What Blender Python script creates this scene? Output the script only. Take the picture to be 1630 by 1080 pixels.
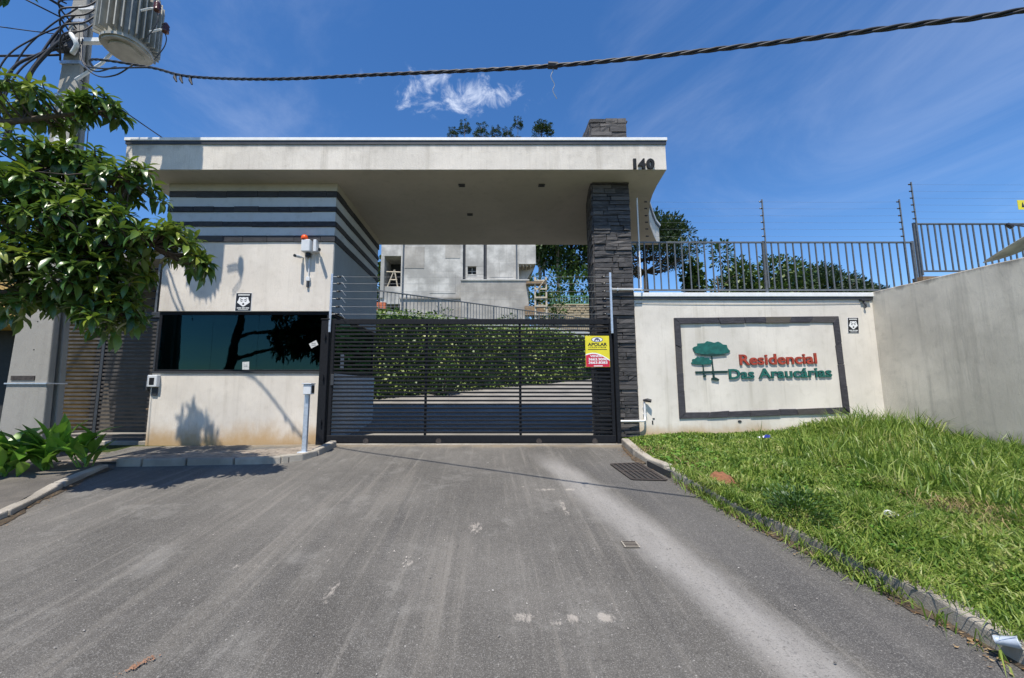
import bpy, bmesh, math, random
import numpy as np
from mathutils import Vector, Matrix, Euler, noise as mnoise
R = math.radians
random.seed(7)
rng = np.random.default_rng(7)
SC = bpy.context.scene
for o in list(bpy.data.objects):
    bpy.data.objects.remove(o)
COL = SC.collection

# ------------------------------------------------------------------ camera
cam = bpy.data.cameras.new('camera')
cam.sensor_width = 36
cam.lens = 640 / 1630 * 36
cam.shift_x = 37 / 1630
cam.clip_start = 0.05
cam.clip_end = 3000
camo = bpy.data.objects.new('camera', cam)
COL.objects.link(camo)
camo.location = (0, 0, 1.0)
camo.rotation_euler = (R(90) + math.atan(78 / 640), 0, 0)
SC.camera = camo

# ------------------------------------------------------------------ sun and sky
SUN_TO = Vector((-0.33, -1.0, 2.2)).normalized()
SUN_EL = math.asin(SUN_TO.z)
SUN_AZ = math.atan2(SUN_TO.x, SUN_TO.y)
sl = bpy.data.lights.new('sun', 'SUN')
sl.energy = 4.3
sl.angle = R(0.53)
sl.color = (1.0, 0.935, 0.83)
so = bpy.data.objects.new('sun', sl)
COL.objects.link(so)
so.location = (-10, -30, 60)
so.rotation_euler = SUN_TO.to_track_quat('Z', 'Y').to_euler()


class NT:
    """small helper around a node tree"""
    def __init__(s, tree):
        s.t = tree
        s.n = tree.nodes
        s.l = tree.links

    def node(s, typ, **kw):
        n = s.n.new(typ)
        for k, v in kw.items():
            setattr(n, k, v)
        return n

    def put(s, sock, v):
        if hasattr(v, 'is_output'):
            s.l.new(v, sock)
        elif v is not None:
            if sock.type == 'RGBA' and not hasattr(v, '__len__'):
                v = (v, v, v, 1)
            elif sock.type == 'RGBA' and len(v) == 3:
                v = (*v, 1)
            sock.default_value = v

    def math(s, op, a, b=None, c=None, clamp=False):
        n = s.node('ShaderNodeMath', operation=op, use_clamp=clamp)
        s.put(n.inputs[0], a)
        if b is not None:
            s.put(n.inputs[1], b)
        if c is not None:
            s.put(n.inputs[2], c)
        return n.outputs[0]

    def vmath(s, op, a, b=None):
        n = s.node('ShaderNodeVectorMath', operation=op)
        s.put(n.inputs[0], a)
        if b is not None:
            s.put(n.inputs[1], b)
        return n.outputs['Value'] if op in ('DOT_PRODUCT', 'LENGTH', 'DISTANCE') else n.outputs[0]

    def mix(s, f, a, b, blend='MIX'):
        n = s.node('ShaderNodeMix', data_type='RGBA', blend_type=blend)
        n.clamp_factor = True
        s.put(n.inputs[0], f)
        s.put(n.inputs[6], a)
        s.put(n.inputs[7], b)
        return n.outputs[2]

    def noise(s, vec, scale, detail=4, rough=0.55, dist=0.0):
        n = s.node('ShaderNodeTexNoise')
        s.put(n.inputs['Vector'], vec)
        n.inputs['Scale'].default_value = scale
        n.inputs['Detail'].default_value = detail
        n.inputs['Roughness'].default_value = rough
        n.inputs['Distortion'].default_value = dist
        return n.outputs['Fac']

    def voro(s, vec, scale, feature='F1', out='Distance'):
        n = s.node('ShaderNodeTexVoronoi', feature=feature)
        s.put(n.inputs['Vector'], vec)
        n.inputs['Scale'].default_value = scale
        return n.outputs[out]

    def smooth(s, x, lo, hi):
        n = s.node('ShaderNodeMapRange', interpolation_type='SMOOTHSTEP')
        s.put(n.inputs[0], x)
        n.inputs[1].default_value = lo
        n.inputs[2].default_value = hi
        return n.outputs[0]

    def ramp(s, f, stops):
        n = s.node('ShaderNodeValToRGB')
        e = n.color_ramp.elements
        while len(e) < len(stops):
            e.new(0.5)
        for el, (p, c) in zip(e, stops):
            el.position = p
            el.color = (*c, 1)
        s.put(n.inputs[0], f)
        return n.outputs[0]

    def scale(s, vec, sc):
        n = s.node('ShaderNodeMapping')
        s.put(n.inputs[0], vec)
        n.inputs['Scale'].default_value = sc
        return n.outputs[0]

    def sep(s, vec):
        n = s.node('ShaderNodeSeparateXYZ')
        s.put(n.inputs[0], vec)
        return n.outputs

    def bump(s, h, strength=0.3, dist=0.01):
        n = s.node('ShaderNodeBump')
        s.put(n.inputs['Height'], h)
        n.inputs['Strength'].default_value = strength
        n.inputs['Distance'].default_value = dist
        return n.outputs[0]


world = bpy.data.worlds.new('World')
SC.world = world
world.use_nodes = True
W = NT(world.node_tree)
bg = W.n['Background']
sky = W.node('ShaderNodeTexSky', sky_type='NISHITA')
sky.sun_disc = False
sky.sun_elevation = SUN_EL
sky.sun_rotation = SUN_AZ
sky.altitude = 900
sky.air_density = 1.0
sky.dust_density = 0.2
sky.ozone_density = 2.0
tc = W.node('ShaderNodeTexCoord')
dirv = W.vmath('NORMALIZE', tc.outputs['Generated'])
# thin cirrus everywhere, and one small ragged cumulus in front of the entrance
sx, sy, sz = W.sep(dirv)
plane = W.node('ShaderNodeCombineXYZ')
zz = W.math('ADD', W.math('MAXIMUM', sz, 0.0), 0.25)
W.put(plane.inputs[0], W.math('DIVIDE', sx, zz))
W.put(plane.inputs[1], W.math('DIVIDE', sy, zz))
pl = plane.outputs[0]
cir = W.noise(W.vmath('ADD', W.scale(pl, (0.9, 0.6, 1)), (3.7, 1.3, 0)), 1.5, 8, 0.62, 0.8)
cir = W.math('MULTIPLY', W.smooth(cir, 0.48, 0.88), 0.2)
cdir = Vector((-0.085, 0.782, 0.6168)).normalized()
off = W.vmath('SUBTRACT', dirv, tuple(cdir))
off = W.scale(off, (0.68, 1.4, 3.6))
near = W.math('SUBTRACT', 1.0, W.smooth(W.vmath('LENGTH', off), 0.015, 0.17))
puff = W.noise(W.scale(dirv, (1, 1, 1.5)), 17, 7, 0.66, 0.5)
puff = W.smooth(W.math('ADD', W.math('MULTIPLY', near, 0.24), W.math('MULTIPLY', puff, 1.05)), 0.60, 0.98)
puff = W.math('MULTIPLY', W.math('MULTIPLY', puff, W.smooth(near, 0.0, 0.25)), 0.75)
cl = W.math('MAXIMUM', cir, puff)
hs = W.node('ShaderNodeHueSaturation')
hs.inputs['Saturation'].default_value = 1.27
hs.inputs['Hue'].default_value = 0.505
W.put(hs.inputs['Color'], sky.outputs[0])
skyc = W.mix(cl, hs.outputs[0], (6.2, 6.6, 7.4))
W.put(bg.inputs[0], skyc)
bg.inputs[1].default_value = 0.13

SC.view_settings.view_transform = 'Standard'
SC.view_settings.look = 'None'
SC.view_settings.gamma = 1
SC.view_settings.exposure = 0.53
SC.view_settings.use_curve_mapping = False
SC.cycles.max_bounces = 8
SC.cycles.transparent_max_bounces = 16


# ------------------------------------------------------------------ object helpers
def tag(o, label=None, cat=None, group=None, kind=None):
    if label:
        o['label'] = label
    if cat:
        o['category'] = cat
    if group:
        o['group'] = group
    if kind:
        o['kind'] = kind
    return o


def empty(name, loc=(0, 0, 0), label=None, cat=None, group=None, rz=0):
    o = bpy.data.objects.new(name, None)
    o.empty_display_size = 0.2
    COL.objects.link(o)
    o.location = loc
    o.rotation_euler = (0, 0, rz)
    return tag(o, label, cat, group)


def link(name, me, parent=None, M=None):
    """put a mesh into the scene; M is its world matrix (parents are kept free of rotation or handled here)"""
    o = bpy.data.objects.new(name, me)
    COL.objects.link(o)
    if parent is not None:
        o.parent = parent
        Pm = wmat(parent)
        o.matrix_parent_inverse = Pm.inverted()
    if M is not None:
        o.matrix_basis = M
    return o


def wmat(o):
    m = o.matrix_basis.copy()
    if o.parent is not None:
        m = wmat(o.parent) @ o.matrix_parent_inverse @ m
    return m


def local_link(name, me, parent):
    o = bpy.data.objects.new(name, me)
    COL.objects.link(o)
    o.parent = parent
    return o


class MB:
    def __init__(s):
        s.v = []
        s.f = []

    def add(s, vs, fs):
        n = len(s.v)
        s.v += [tuple(v) for v in vs]
        s.f += [tuple(i + n for i in f) for f in fs]
        return s

    def box(s, x0, x1, y0, y1, z0, z1):
        return s.add([(x0, y0, z0), (x1, y0, z0), (x1, y1, z0), (x0, y1, z0),
                      (x0, y0, z1), (x1, y0, z1), (x1, y1, z1), (x0, y1, z1)],
                     [(0, 3, 2, 1), (4, 5, 6, 7), (0, 1, 5, 4), (1, 2, 6, 5), (2, 3, 7, 6), (3, 0, 4, 7)])

    def prism(s, pts, z0, z1, top=None):
        """pts counter-clockwise (x,y); z0/z1 may be functions"""
        n = len(pts)
        g0 = z0 if callable(z0) else (lambda x, y: z0)
        g1 = z1 if callable(z1) else (lambda x, y: z1)
        t = top or pts
        vs = [(x, y, g0(x, y)) for x, y in pts] + [(x, y, g1(x, y)) for x, y in t]
        fs = [tuple(reversed(range(n))), tuple(range(n, 2 * n))]
        fs += [(i, (i + 1) % n, n + (i + 1) % n, n + i) for i in range(n)]
        return s.add(vs, fs)

    def xprism(s, pts, y0, y1):
        """polygon given as (x,z), extruded along y; front face at y0"""
        n = len(pts)
        vs = [(x, y0, z) for x, z in pts] + [(x, y1, z) for x, z in pts]
        fs = [tuple(range(n)), tuple(reversed(range(n, 2 * n)))]
        fs += [(i, n + i, n + (i + 1) % n, (i + 1) % n) for i in range(n)]
        return s.add(vs, fs)

    def tube(s, pts, r, n=8, cap=True):
        pts = [Vector(p) for p in pts]
        rs = r if hasattr(r, '__len__') else [r] * len(pts)
        rings = []
        up = None
        for i, p in enumerate(pts):
            a = pts[max(i - 1, 0)]
            b = pts[min(i + 1, len(pts) - 1)]
            d = (b - a)
            d = d.normalized() if d.length > 1e-9 else Vector((0, 0, 1))
            if up is None:
                up = Vector((0, 0, 1)) if abs(d.z) < 0.9 else Vector((1, 0, 0))
            x = d.cross(up)
            if x.length < 1e-6:
                x = d.cross(Vector((1, 0.3, 0)))
            x.normalize()
            y = x.cross(d)
            up = y
            rings.append([p + (x * math.cos(2 * math.pi * k / n) + y * math.sin(2 * math.pi * k / n)) * rs[i]
                          for k in range(n)])
        vs = [q for rr in rings for q in rr]
        fs = []
        for i in range(len(pts) - 1):
            for k in range(n):
                a = i * n + k
                b = i * n + (k + 1) % n
                fs.append((a, a + n, b + n, b))
        if cap:
            fs.append(tuple(range(n)))
            fs.append(tuple(reversed(range((len(pts) - 1) * n, len(pts) * n))))
        return s.add(vs, fs)

    def lathe(s, prof, c=(0, 0, 0), n=16):
        """prof [(r,z)] round the z axis"""
        vs = []
        for r, z in prof:
            for k in range(n):
                a = 2 * math.pi * k / n
                vs.append((c[0] + r * math.cos(a), c[1] + r * math.sin(a), c[2] + z))
        fs = []
        for i in range(len(prof) - 1):
            for k in range(n):
                fs.append((i * n + k, i * n + (k + 1) % n, (i + 1) * n + (k + 1) % n, (i + 1) * n + k))
        fs.append(tuple(reversed(range(n))))
        fs.append(tuple(range((len(prof) - 1) * n, len(prof) * n)))
        return s.add(vs, fs)

    def mesh(s, name, mat=None, smooth=False, bevel=0.0, seg=1):
        me = bpy.data.meshes.new(name)
        me.from_pydata(s.v, [], s.f)
        if bevel or smooth == 'fix':
            bm = bmesh.new()
            bm.from_mesh(me)
            if bevel:
                es = [e for e in bm.edges if len(e.link_faces) == 2 and e.calc_face_angle(0) > 0.5]
                bmesh.ops.bevel(bm, geom=es, offset=bevel, segments=seg, profile=0.5, affect='EDGES', clamp_overlap=True)
            bmesh.ops.recalc_face_normals(bm, faces=bm.faces)
            bm.to_mesh(me)
            bm.free()
        if mat:
            me.materials.append(mat)
        if smooth is True:
            me.polygons.foreach_set('use_smooth', [True] * len(me.polygons))
        me.update()
        return me

    def obj(s, name, mat, parent=None, smooth=False, bevel=0.0, seg=1):
        return link(name, s.mesh(name, mat, smooth, bevel, seg), parent)


def raw_mesh(name, V, F, mat):
    """numpy verts (n,3) and tri faces (m,3)"""
    me = bpy.data.meshes.new(name)
    V = np.asarray(V, dtype=np.float32)
    F = np.asarray(F, dtype=np.int32)
    me.vertices.add(len(V))
    me.vertices.foreach_set('co', V.ravel())
    k = F.shape[1]
    me.loops.add(F.size)
    me.loops.foreach_set('vertex_index', F.ravel())
    me.polygons.add(len(F))
    me.polygons.foreach_set('loop_start', np.arange(0, F.size, k, dtype=np.int32))
    me.polygons.foreach_set('loop_total', np.full(len(F), k, dtype=np.int32))
    me.update(calc_edges=True)
    me.validate()
    me.materials.append(mat)
    return me


def sag(a, b, drop, n=14):
    a = Vector(a)
    b = Vector(b)
    return [a.lerp(b, i / n) - Vector((0, 0, drop * 4 * (i / n) * (1 - i / n))) for i in range(n + 1)]


def spline(pts, n=8):
    """Catmull-Rom through the points"""
    P = [Vector(p) for p in pts]
    P = [P[0] * 2 - P[1]] + P + [P[-1] * 2 - P[-2]]
    out = []
    for i in range(1, len(P) - 2):
        for k in range(n):
            t = k / n
            a, b, c, d = P[i - 1], P[i], P[i + 1], P[i + 2]
            out.append(0.5 * ((2 * b) + (c - a) * t + (2 * a - 5 * b + 4 * c - d) * t * t + (3 * b - a - 3 * c + d) * t ** 3))
    out.append(P[-2])
    return out


# ------------------------------------------------------------------ materials
def material(name, build):
    m = bpy.data.materials.new(name)
    m.use_nodes = True
    T = NT(m.node_tree)
    p = T.n['Principled BSDF']
    T.p = p
    T.obj = T.node('ShaderNodeTexCoord').outputs['Object']
    T.geo = T.node('ShaderNodeNewGeometry')
    T.pos = T.geo.outputs['Position']
    build(T, p)
    return m


def simple(name, col, rough=0.6, metal=0.0, var=0.12, scale=9.0, bump=0.0, bscale=60.0, spec=0.5):
    def b(T, p):
        n = T.noise(T.pos, scale, 5)
        lo = tuple(c * (1 - var) for c in col)
        hi = tuple(min(c * (1 + var), 1) for c in col)
        T.put(p.inputs['Base Color'], T.mix(T.smooth(n, 0.3, 0.7), lo, hi))
        T.put(p.inputs['Roughness'], T.math('ADD', rough - 0.06, T.math('MULTIPLY', n, 0.12)))
        p.inputs['Metallic'].default_value = metal
        p.inputs['Specular IOR Level'].default_value = spec
        if bump:
            T.put(p.inputs['Normal'], T.bump(T.noise(T.pos, bscale, 4), bump, 0.01))
    return material(name, b)


def plaster(name, col, splash=None, streak=0.5, coarse=0.35, top=None, blotch=0.12, dirtcol=(0.16, 0.15, 0.13), topk=0.6):
    """painted render with a rough grain, rain streaks and soil splash with its own ragged edge"""
    def b(T, p):
        x, y, z = T.sep(T.pos)
        big = T.noise(T.pos, 0.9, 5, 0.6)
        mid = T.noise(T.pos, 7, 5, 0.6)
        c = T.mix(T.smooth(big, 0.35, 0.7), tuple(k * (1 - blotch) for k in col), tuple(min(1, k * (1 + blotch * 0.5)) for k in col))
        c = T.mix(T.math('MULTIPLY', T.smooth(mid, 0.5, 0.75), 0.16), c, dirtcol)
        st = T.noise(T.scale(T.pos, (5.5, 5.5, 0.28)), 1.0, 6, 0.62)
        st = T.math('MULTIPLY', T.smooth(st, 0.5, 0.78), streak * 0.55)
        c = T.mix(st, c, dirtcol)
        st2 = T.noise(T.scale(T.pos, (26, 26, 1.1)), 1.0, 4, 0.6)
        c = T.mix(T.math('MULTIPLY', T.smooth(st2, 0.55, 0.8), streak * 0.25), c, dirtcol)
        if splash:
            z0, h, sc = splash
            e = T.math('ADD', T.math('SUBTRACT', z, z0), T.math('MULTIPLY', T.math('SUBTRACT', T.noise(T.scale(T.pos, (2.2, 2.2, 1.6)), 1.0, 6, 0.65), 0.5), h * 1.5))
            f = T.math('SUBTRACT', 1.0, T.smooth(e, 0.0, h))
            c = T.mix(T.math('MULTIPLY', f, 0.8), c, sc)
        if top:
            z1, h = top
            e = T.math('ADD', T.math('SUBTRACT', z1, z), T.math('MULTIPLY', T.math('SUBTRACT', T.noise(T.scale(T.pos, (4, 4, 0.7)), 1.0, 6, 0.7), 0.5), h * 3.2))
            f = T.math('SUBTRACT', 1.0, T.smooth(e, 0.0, h))
            c = T.mix(T.math('MULTIPLY', f, topk), c, (0.085, 0.08, 0.07))
        T.put(p.inputs['Base Color'], c)
        p.inputs['Roughness'].default_value = 0.88
        p.inputs['Specular IOR Level'].default_value = 0.25
        g = T.noise(T.pos, 95, 4, 0.7)
        g2 = T.noise(T.scale(T.pos, (30, 30, 9)), 1.0, 3, 0.6)
        T.put(p.inputs['Normal'], T.bump(T.math('ADD', g, T.math('MULTIPLY', g2, 0.8)), coarse, 0.012))
    return material(name, b)


M = {}
M['plaster'] = plaster('wall_plaster', (0.70, 0.645, 0.57), (-0.06, 0.5, (0.42, 0.25, 0.085)), 0.5, 0.4, blotch=0.11, dirtcol=(0.30, 0.255, 0.20))
M['plaster_sign'] = plaster('sign_wall_plaster', (0.715, 0.665, 0.59), (0.10, 0.30, (0.44, 0.28, 0.12)), 0.85, 0.3, blotch=0.12, dirtcol=(0.31, 0.275, 0.20))
M['fascia'] = plaster('fascia_plaster', (0.705, 0.65, 0.575), None, 0.7, 0.6, blotch=0.12, top=(5.56, 0.14), topk=0.3, dirtcol=(0.29, 0.25, 0.195))
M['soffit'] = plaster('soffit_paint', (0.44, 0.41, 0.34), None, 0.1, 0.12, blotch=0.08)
M['grey_paint'] = plaster('grey_paint', (0.34, 0.375, 0.395), None, 0.22, 0.22, blotch=0.08)
M['grey_band'] = plaster('grey_band_paint', (0.52, 0.55, 0.565), None, 0.22, 0.25, blotch=0.06)
M['neigh_wall'] = plaster('neighbour_wall_cement', (0.66, 0.60, 0.51), (0.1, 0.34, (0.17, 0.16, 0.14)), 0.8, 0.4, blotch=0.2, top=(2.85, 0.10), dirtcol=(0.17, 0.16, 0.14))
M['house_cement'] = plaster('bare_cement', (0.52, 0.505, 0.475), None, 0.7, 0.3, blotch=0.35, dirtcol=(0.24, 0.23, 0.2))
M['house_cement2'] = plaster('bare_cement_lower', (0.42, 0.395, 0.36), None, 0.7, 0.3, blotch=0.3, dirtcol=(0.24, 0.22, 0.18))
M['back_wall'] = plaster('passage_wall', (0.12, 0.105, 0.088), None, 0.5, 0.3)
M['yellow_wall'] = plaster('yellow_house_paint', (0.55, 0.36, 0.13), None, 0.4, 0.3)
M['white_wall'] = plaster('white_parapet', (0.66, 0.64, 0.60), None, 0.5, 0.3)
M['concrete'] = plaster('pole_concrete', (0.36, 0.345, 0.315), None, 0.55, 0.5, dirtcol=(0.17, 0.16, 0.15))


def stone_mat(name, a, b_, hue):
    def b(T, p):
        oi = T.node('ShaderNodeObjectInfo').outputs['Random']
        isl = T.geo.outputs['Random Per Island']
        r = T.math('FRACT', T.math('ADD', T.math('MULTIPLY', oi, 3.7), isl))
        n = T.noise(T.scale(T.pos, (7, 7, 26)), 1.0, 6, 0.65)
        c = T.ramp(r, [(0.0, a), (0.5, tuple((p_ + q) / 2 for p_, q in zip(a, b_))), (0.8, b_), (1.0, hue)])
        c = T.mix(T.math('MULTIPLY', T.smooth(n, 0.4, 0.75), 0.55), c, tuple(k * 1.9 for k in b_))
        T.put(p.inputs['Base Color'], c)
        p.inputs['Roughness'].default_value = 0.7
        p.inputs['Specular IOR Level'].default_value = 0.35
        T.put(p.inputs['Normal'], T.bump(T.noise(T.scale(T.pos, (24, 24, 70)), 1.0, 5, 0.7), 0.7, 0.012))
    return material(name, b)


M['slate'] = stone_mat('slate', (0.034, 0.033, 0.035), (0.07, 0.066, 0.066), (0.11, 0.10, 0.095))
M['slate_strip'] = stone_mat('slate_strip', (0.02, 0.021, 0.026), (0.04, 0.04, 0.045), (0.055, 0.05, 0.05))
M['slate_frame'] = stone_mat('slate_frame', (0.035, 0.034, 0.042), (0.055, 0.052, 0.058), (0.10, 0.085, 0.065))
M['kerb'] = plaster('kerb_concrete', (0.40, 0.365, 0.31), None, 0.5, 0.9, blotch=0.35, dirtcol=(0.12, 0.105, 0.085))
M['paver'] = stone_mat('paver', (0.17, 0.145, 0.12), (0.24, 0.205, 0.17), (0.28, 0.23, 0.18))
M['black_steel'] = simple('black_steel', (0.009, 0.010, 0.013), 0.62, 0.0, 0.3, 30, spec=0.22)
M['galv'] = simple('galvanised_steel', (0.50, 0.55, 0.62), 0.42, 0.55, 0.12, 20)
M['fence_steel'] = simple('fence_steel', (0.13, 0.14, 0.15), 0.45, 0.3, 0.15, 20)
M['dark_metal'] = simple('dark_metal', (0.045, 0.048, 0.055), 0.5, 0.2)
M['white_metal'] = simple('white_metal', (0.75, 0.75, 0.74), 0.4, 0.0, 0.06)
M['white_plastic'] = simple('white_plastic', (0.62, 0.64, 0.66), 0.4, 0.0, 0.06)
M['black_plastic'] = simple('black_plastic', (0.012, 0.012, 0.014), 0.4, 0.0, 0.2)
M['cable'] = simple('cable_rubber', (0.017, 0.018, 0.024), 0.5, 0.0, 0.3)
M['cable_grey'] = simple('cable_grey', (0.20, 0.21, 0.23), 0.5, 0.0, 0.2)
M['wire'] = simple('steel_wire', (0.33, 0.35, 0.37), 0.4, 0.6, 0.1)
M['number'] = simple('number_black', (0.014, 0.016, 0.018), 0.6, spec=0.2)
M['red_letter'] = simple('red_letter', (0.36, 0.05, 0.028), 0.5, 0, 0.25, 14)
M['red_side'] = simple('red_letter_side', (0.12, 0.02, 0.012), 0.5)
M['green_letter'] = simple('green_letter', (0.012, 0.115, 0.095), 0.5, 0, 0.25, 14)
M['green_side'] = simple('green_letter_side', (0.008, 0.04, 0.035), 0.5)
M['sign_yellow'] = simple('sign_yellow', (0.72, 0.62, 0.03), 0.45, 0, 0.06)
M['sign_red'] = simple('sign_red', (0.55, 0.015, 0.05), 0.45, 0, 0.06)
M['sign_white'] = simple('sign_white', (0.8, 0.8, 0.8), 0.45, 0, 0.03)
M['sign_black'] = simple('sign_black', (0.012, 0.012, 0.016), 0.4)
M['sign_blue'] = simple('sign_blue', (0.012, 0.02, 0.09), 0.4)
M['paper'] = simple('paper', (0.55, 0.56, 0.55), 0.7, 0, 0.15, 25)
M['porcelain'] = simple('brown_porcelain', (0.075, 0.022, 0.016), 0.25, 0, 0.2)
M['brick'] = simple('clay_brick', (0.46, 0.13, 0.06), 0.85, 0, 0.25, 14, 0.4)
M['wood'] = simple('rough_wood', (0.24, 0.16, 0.09), 0.8, 0, 0.3, 12, 0.4)
M['pale_wood'] = simple('pale_timber', (0.46, 0.40, 0.31), 0.8, 0, 0.2, 12, 0.3)
M['green_rail'] = simple('green_railing', (0.10, 0.24, 0.15), 0.5, 0, 0.12)
M['dark_in'] = simple('dark_interior', (0.03, 0.032, 0.034), 0.9)
M['dish'] = simple('dish_paint', (0.42, 0.43, 0.41), 0.5, 0, 0.22, 6)
M['tank'] = simple('transformer_paint', (0.34, 0.33, 0.29), 0.45, 0.1, 0.15, 8)
M['rust'] = simple('rusty_iron', (0.06, 0.05, 0.045), 0.7, 0.3, 0.35, 25, 0.4)
M['rubble'] = stone_mat('rubble_stone', (0.24, 0.20, 0.14), (0.36, 0.30, 0.21), (0.42, 0.36, 0.26))
M['slat_brown'] = simple('slat_brown', (0.06, 0.052, 0.046), 0.55, 0, 0.4, 7)
M['soil_red'] = simple('red_soil', (0.20, 0.085, 0.04), 0.95, 0, 0.3, 25, 0.8, 50)
M['splash'] = simple('plaster_splash', (0.42, 0.385, 0.345), 0.9, 0, 0.3, 60)
M['brick_dust'] = simple('brick_dust', (0.26, 0.14, 0.085), 0.95, 0, 0.3, 40)
M['pebble'] = stone_mat('pebble', (0.13, 0.12, 0.11), (0.28, 0.26, 0.24), (0.5, 0.48, 0.44))
M['bark'] = simple('bark', (0.085, 0.065, 0.05), 0.95, 0, 0.35, 18, 0.8, 35)
M['bark_pale'] = simple('bark_pale', (0.26, 0.22, 0.17), 0.95, 0, 0.35, 12, 0.8, 20)
M['packet_blue'] = simple('packet_blue', (0.05, 0.07, 0.45), 0.35)
M['clear_cup'] = simple('plastic_cup', (0.40, 0.45, 0.52), 0.25)


def _beacon(T, p):
    p.inputs['Base Color'].default_value = (0.85, 0.10, 0.012, 1)
    p.inputs['Roughness'].default_value = 0.18
    p.inputs['Subsurface Weight'].default_value = 0.0
    T.put(p.inputs['Normal'], T.bump(T.noise(T.pos, 120, 2), 0.15, 0.01))


M['beacon'] = material('orange_lens', _beacon)


def _glass(T, p):
    out = T.n['Material Output']
    tr = T.node('ShaderNodeBsdfTransparent')
    T.put(tr.inputs[0], T.mix(T.noise(T.pos, 1.2, 2), (0.10, 0.25, 0.27), (0.13, 0.29, 0.30)))
    gl = T.node('ShaderNodeBsdfGlossy')
    gl.inputs['Roughness'].default_value = 0.02
    T.put(gl.inputs['Color'], (0.34, 0.78, 0.88))
    T.put(gl.inputs['Normal'], T.bump(T.noise(T.pos, 2.2, 2), 0.12, 0.02))
    fr = T.node('ShaderNodeFresnel')
    fr.inputs[0].default_value = 1.42
    mx = T.node('ShaderNodeMixShader')
    T.put(mx.inputs[0], fr.outputs[0])
    T.l.new(tr.outputs[0], mx.inputs[1])
    T.l.new(gl.outputs[0], mx.inputs[2])
    T.l.new(mx.outputs[0], out.inputs[0])


M['glass'] = material('tinted_glass', _glass)


def leafmat(name, stops, rough=0.4, trans=0.25, big=1.5, spec=0.5):
    def b(T, p):
        oi = T.node('ShaderNodeObjectInfo').outputs['Random']
        r = T.math('FRACT', T.math('ADD', T.math('MULTIPLY', oi, 5.3), T.geo.outputs['Random Per Island']))
        n = T.noise(T.pos, big, 3)
        f = T.math('ADD', T.math('MULTIPLY', r, 0.62), T.math('MULTIPLY', T.smooth(n, 0.3, 0.7), 0.38))
        c = T.ramp(f, stops)
        T.put(p.inputs['Base Color'], c)
        p.inputs['Roughness'].default_value = rough
        p.inputs['Specular IOR Level'].default_value = spec
        if trans:
            out = T.n['Material Output']
            tl = T.node('ShaderNodeBsdfTranslucent')
            T.put(tl.inputs[0], T.mix(0.5, c, (0.12, 0.22, 0.02)))
            mx = T.node('ShaderNodeMixShader')
            mx.inputs[0].default_value = trans
            T.l.new(p.outputs[0], mx.inputs[1])
            T.l.new(tl.outputs[0], mx.inputs[2])
            T.l.new(mx.outputs[0], out.inputs[0])
    return material(name, b)


M['leaf'] = leafmat('loquat_leaf', [(0, (0.02, 0.055, 0.018)), (0.35, (0.055, 0.125, 0.028)), (0.7, (0.14, 0.215, 0.04)), (1, (0.30, 0.33, 0.06))], 0.3, 0.22, spec=0.55)
M['leaf_young'] = leafmat('loquat_leaf_young', [(0, (0.10, 0.17, 0.02)), (0.6, (0.19, 0.25, 0.025)), (1, (0.28, 0.30, 0.03))], 0.36, 0.3)
M['ginger'] = leafmat('broad_leaf', [(0, (0.07, 0.18, 0.025)), (0.5, (0.13, 0.29, 0.035)), (1, (0.24, 0.38, 0.06))], 0.35, 0.3)
M['grass'] = leafmat('grass_blade', [(0, (0.026, 0.065, 0.012)), (0.2, (0.085, 0.165, 0.024)), (0.48, (0.185, 0.285, 0.042)), (0.76, (0.32, 0.40, 0.085)), (1, (0.54, 0.49, 0.24))], 0.45, 0.35, 2.6)
M['dry_grass'] = leafmat('dry_grass', [(0, (0.26, 0.18, 0.08)), (1, (0.42, 0.33, 0.16))], 0.7, 0.2)
M['litter_leaf'] = leafmat('leaf_litter', [(0, (0.10, 0.05, 0.025)), (0.5, (0.22, 0.12, 0.05)), (1, (0.40, 0.30, 0.17))], 0.8, 0.1)
M['weed'] = leafmat('weed_leaf', [(0, (0.02, 0.06, 0.015)), (1, (0.06, 0.13, 0.02))], 0.5, 0.2)
M['hedge'] = leafmat('creeper_leaf', [(0, (0.03, 0.07, 0.014)), (0.4, (0.09, 0.16, 0.028)), (0.75, (0.24, 0.30, 0.08)), (1, (0.45, 0.46, 0.20))], 0.45, 0.2, 0.8)
M['araucaria'] = leafmat('araucaria_needles', [(0, (0.012, 0.032, 0.014)), (0.6, (0.03, 0.06, 0.02)), (1, (0.06, 0.085, 0.03))], 0.6, 0.08, 0.5)
M['tree'] = leafmat('tree_leaf', [(0, (0.02, 0.05, 0.014)), (0.6, (0.055, 0.10, 0.022)), (1, (0.11, 0.15, 0.035))], 0.5, 0.15, 0.5)


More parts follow.
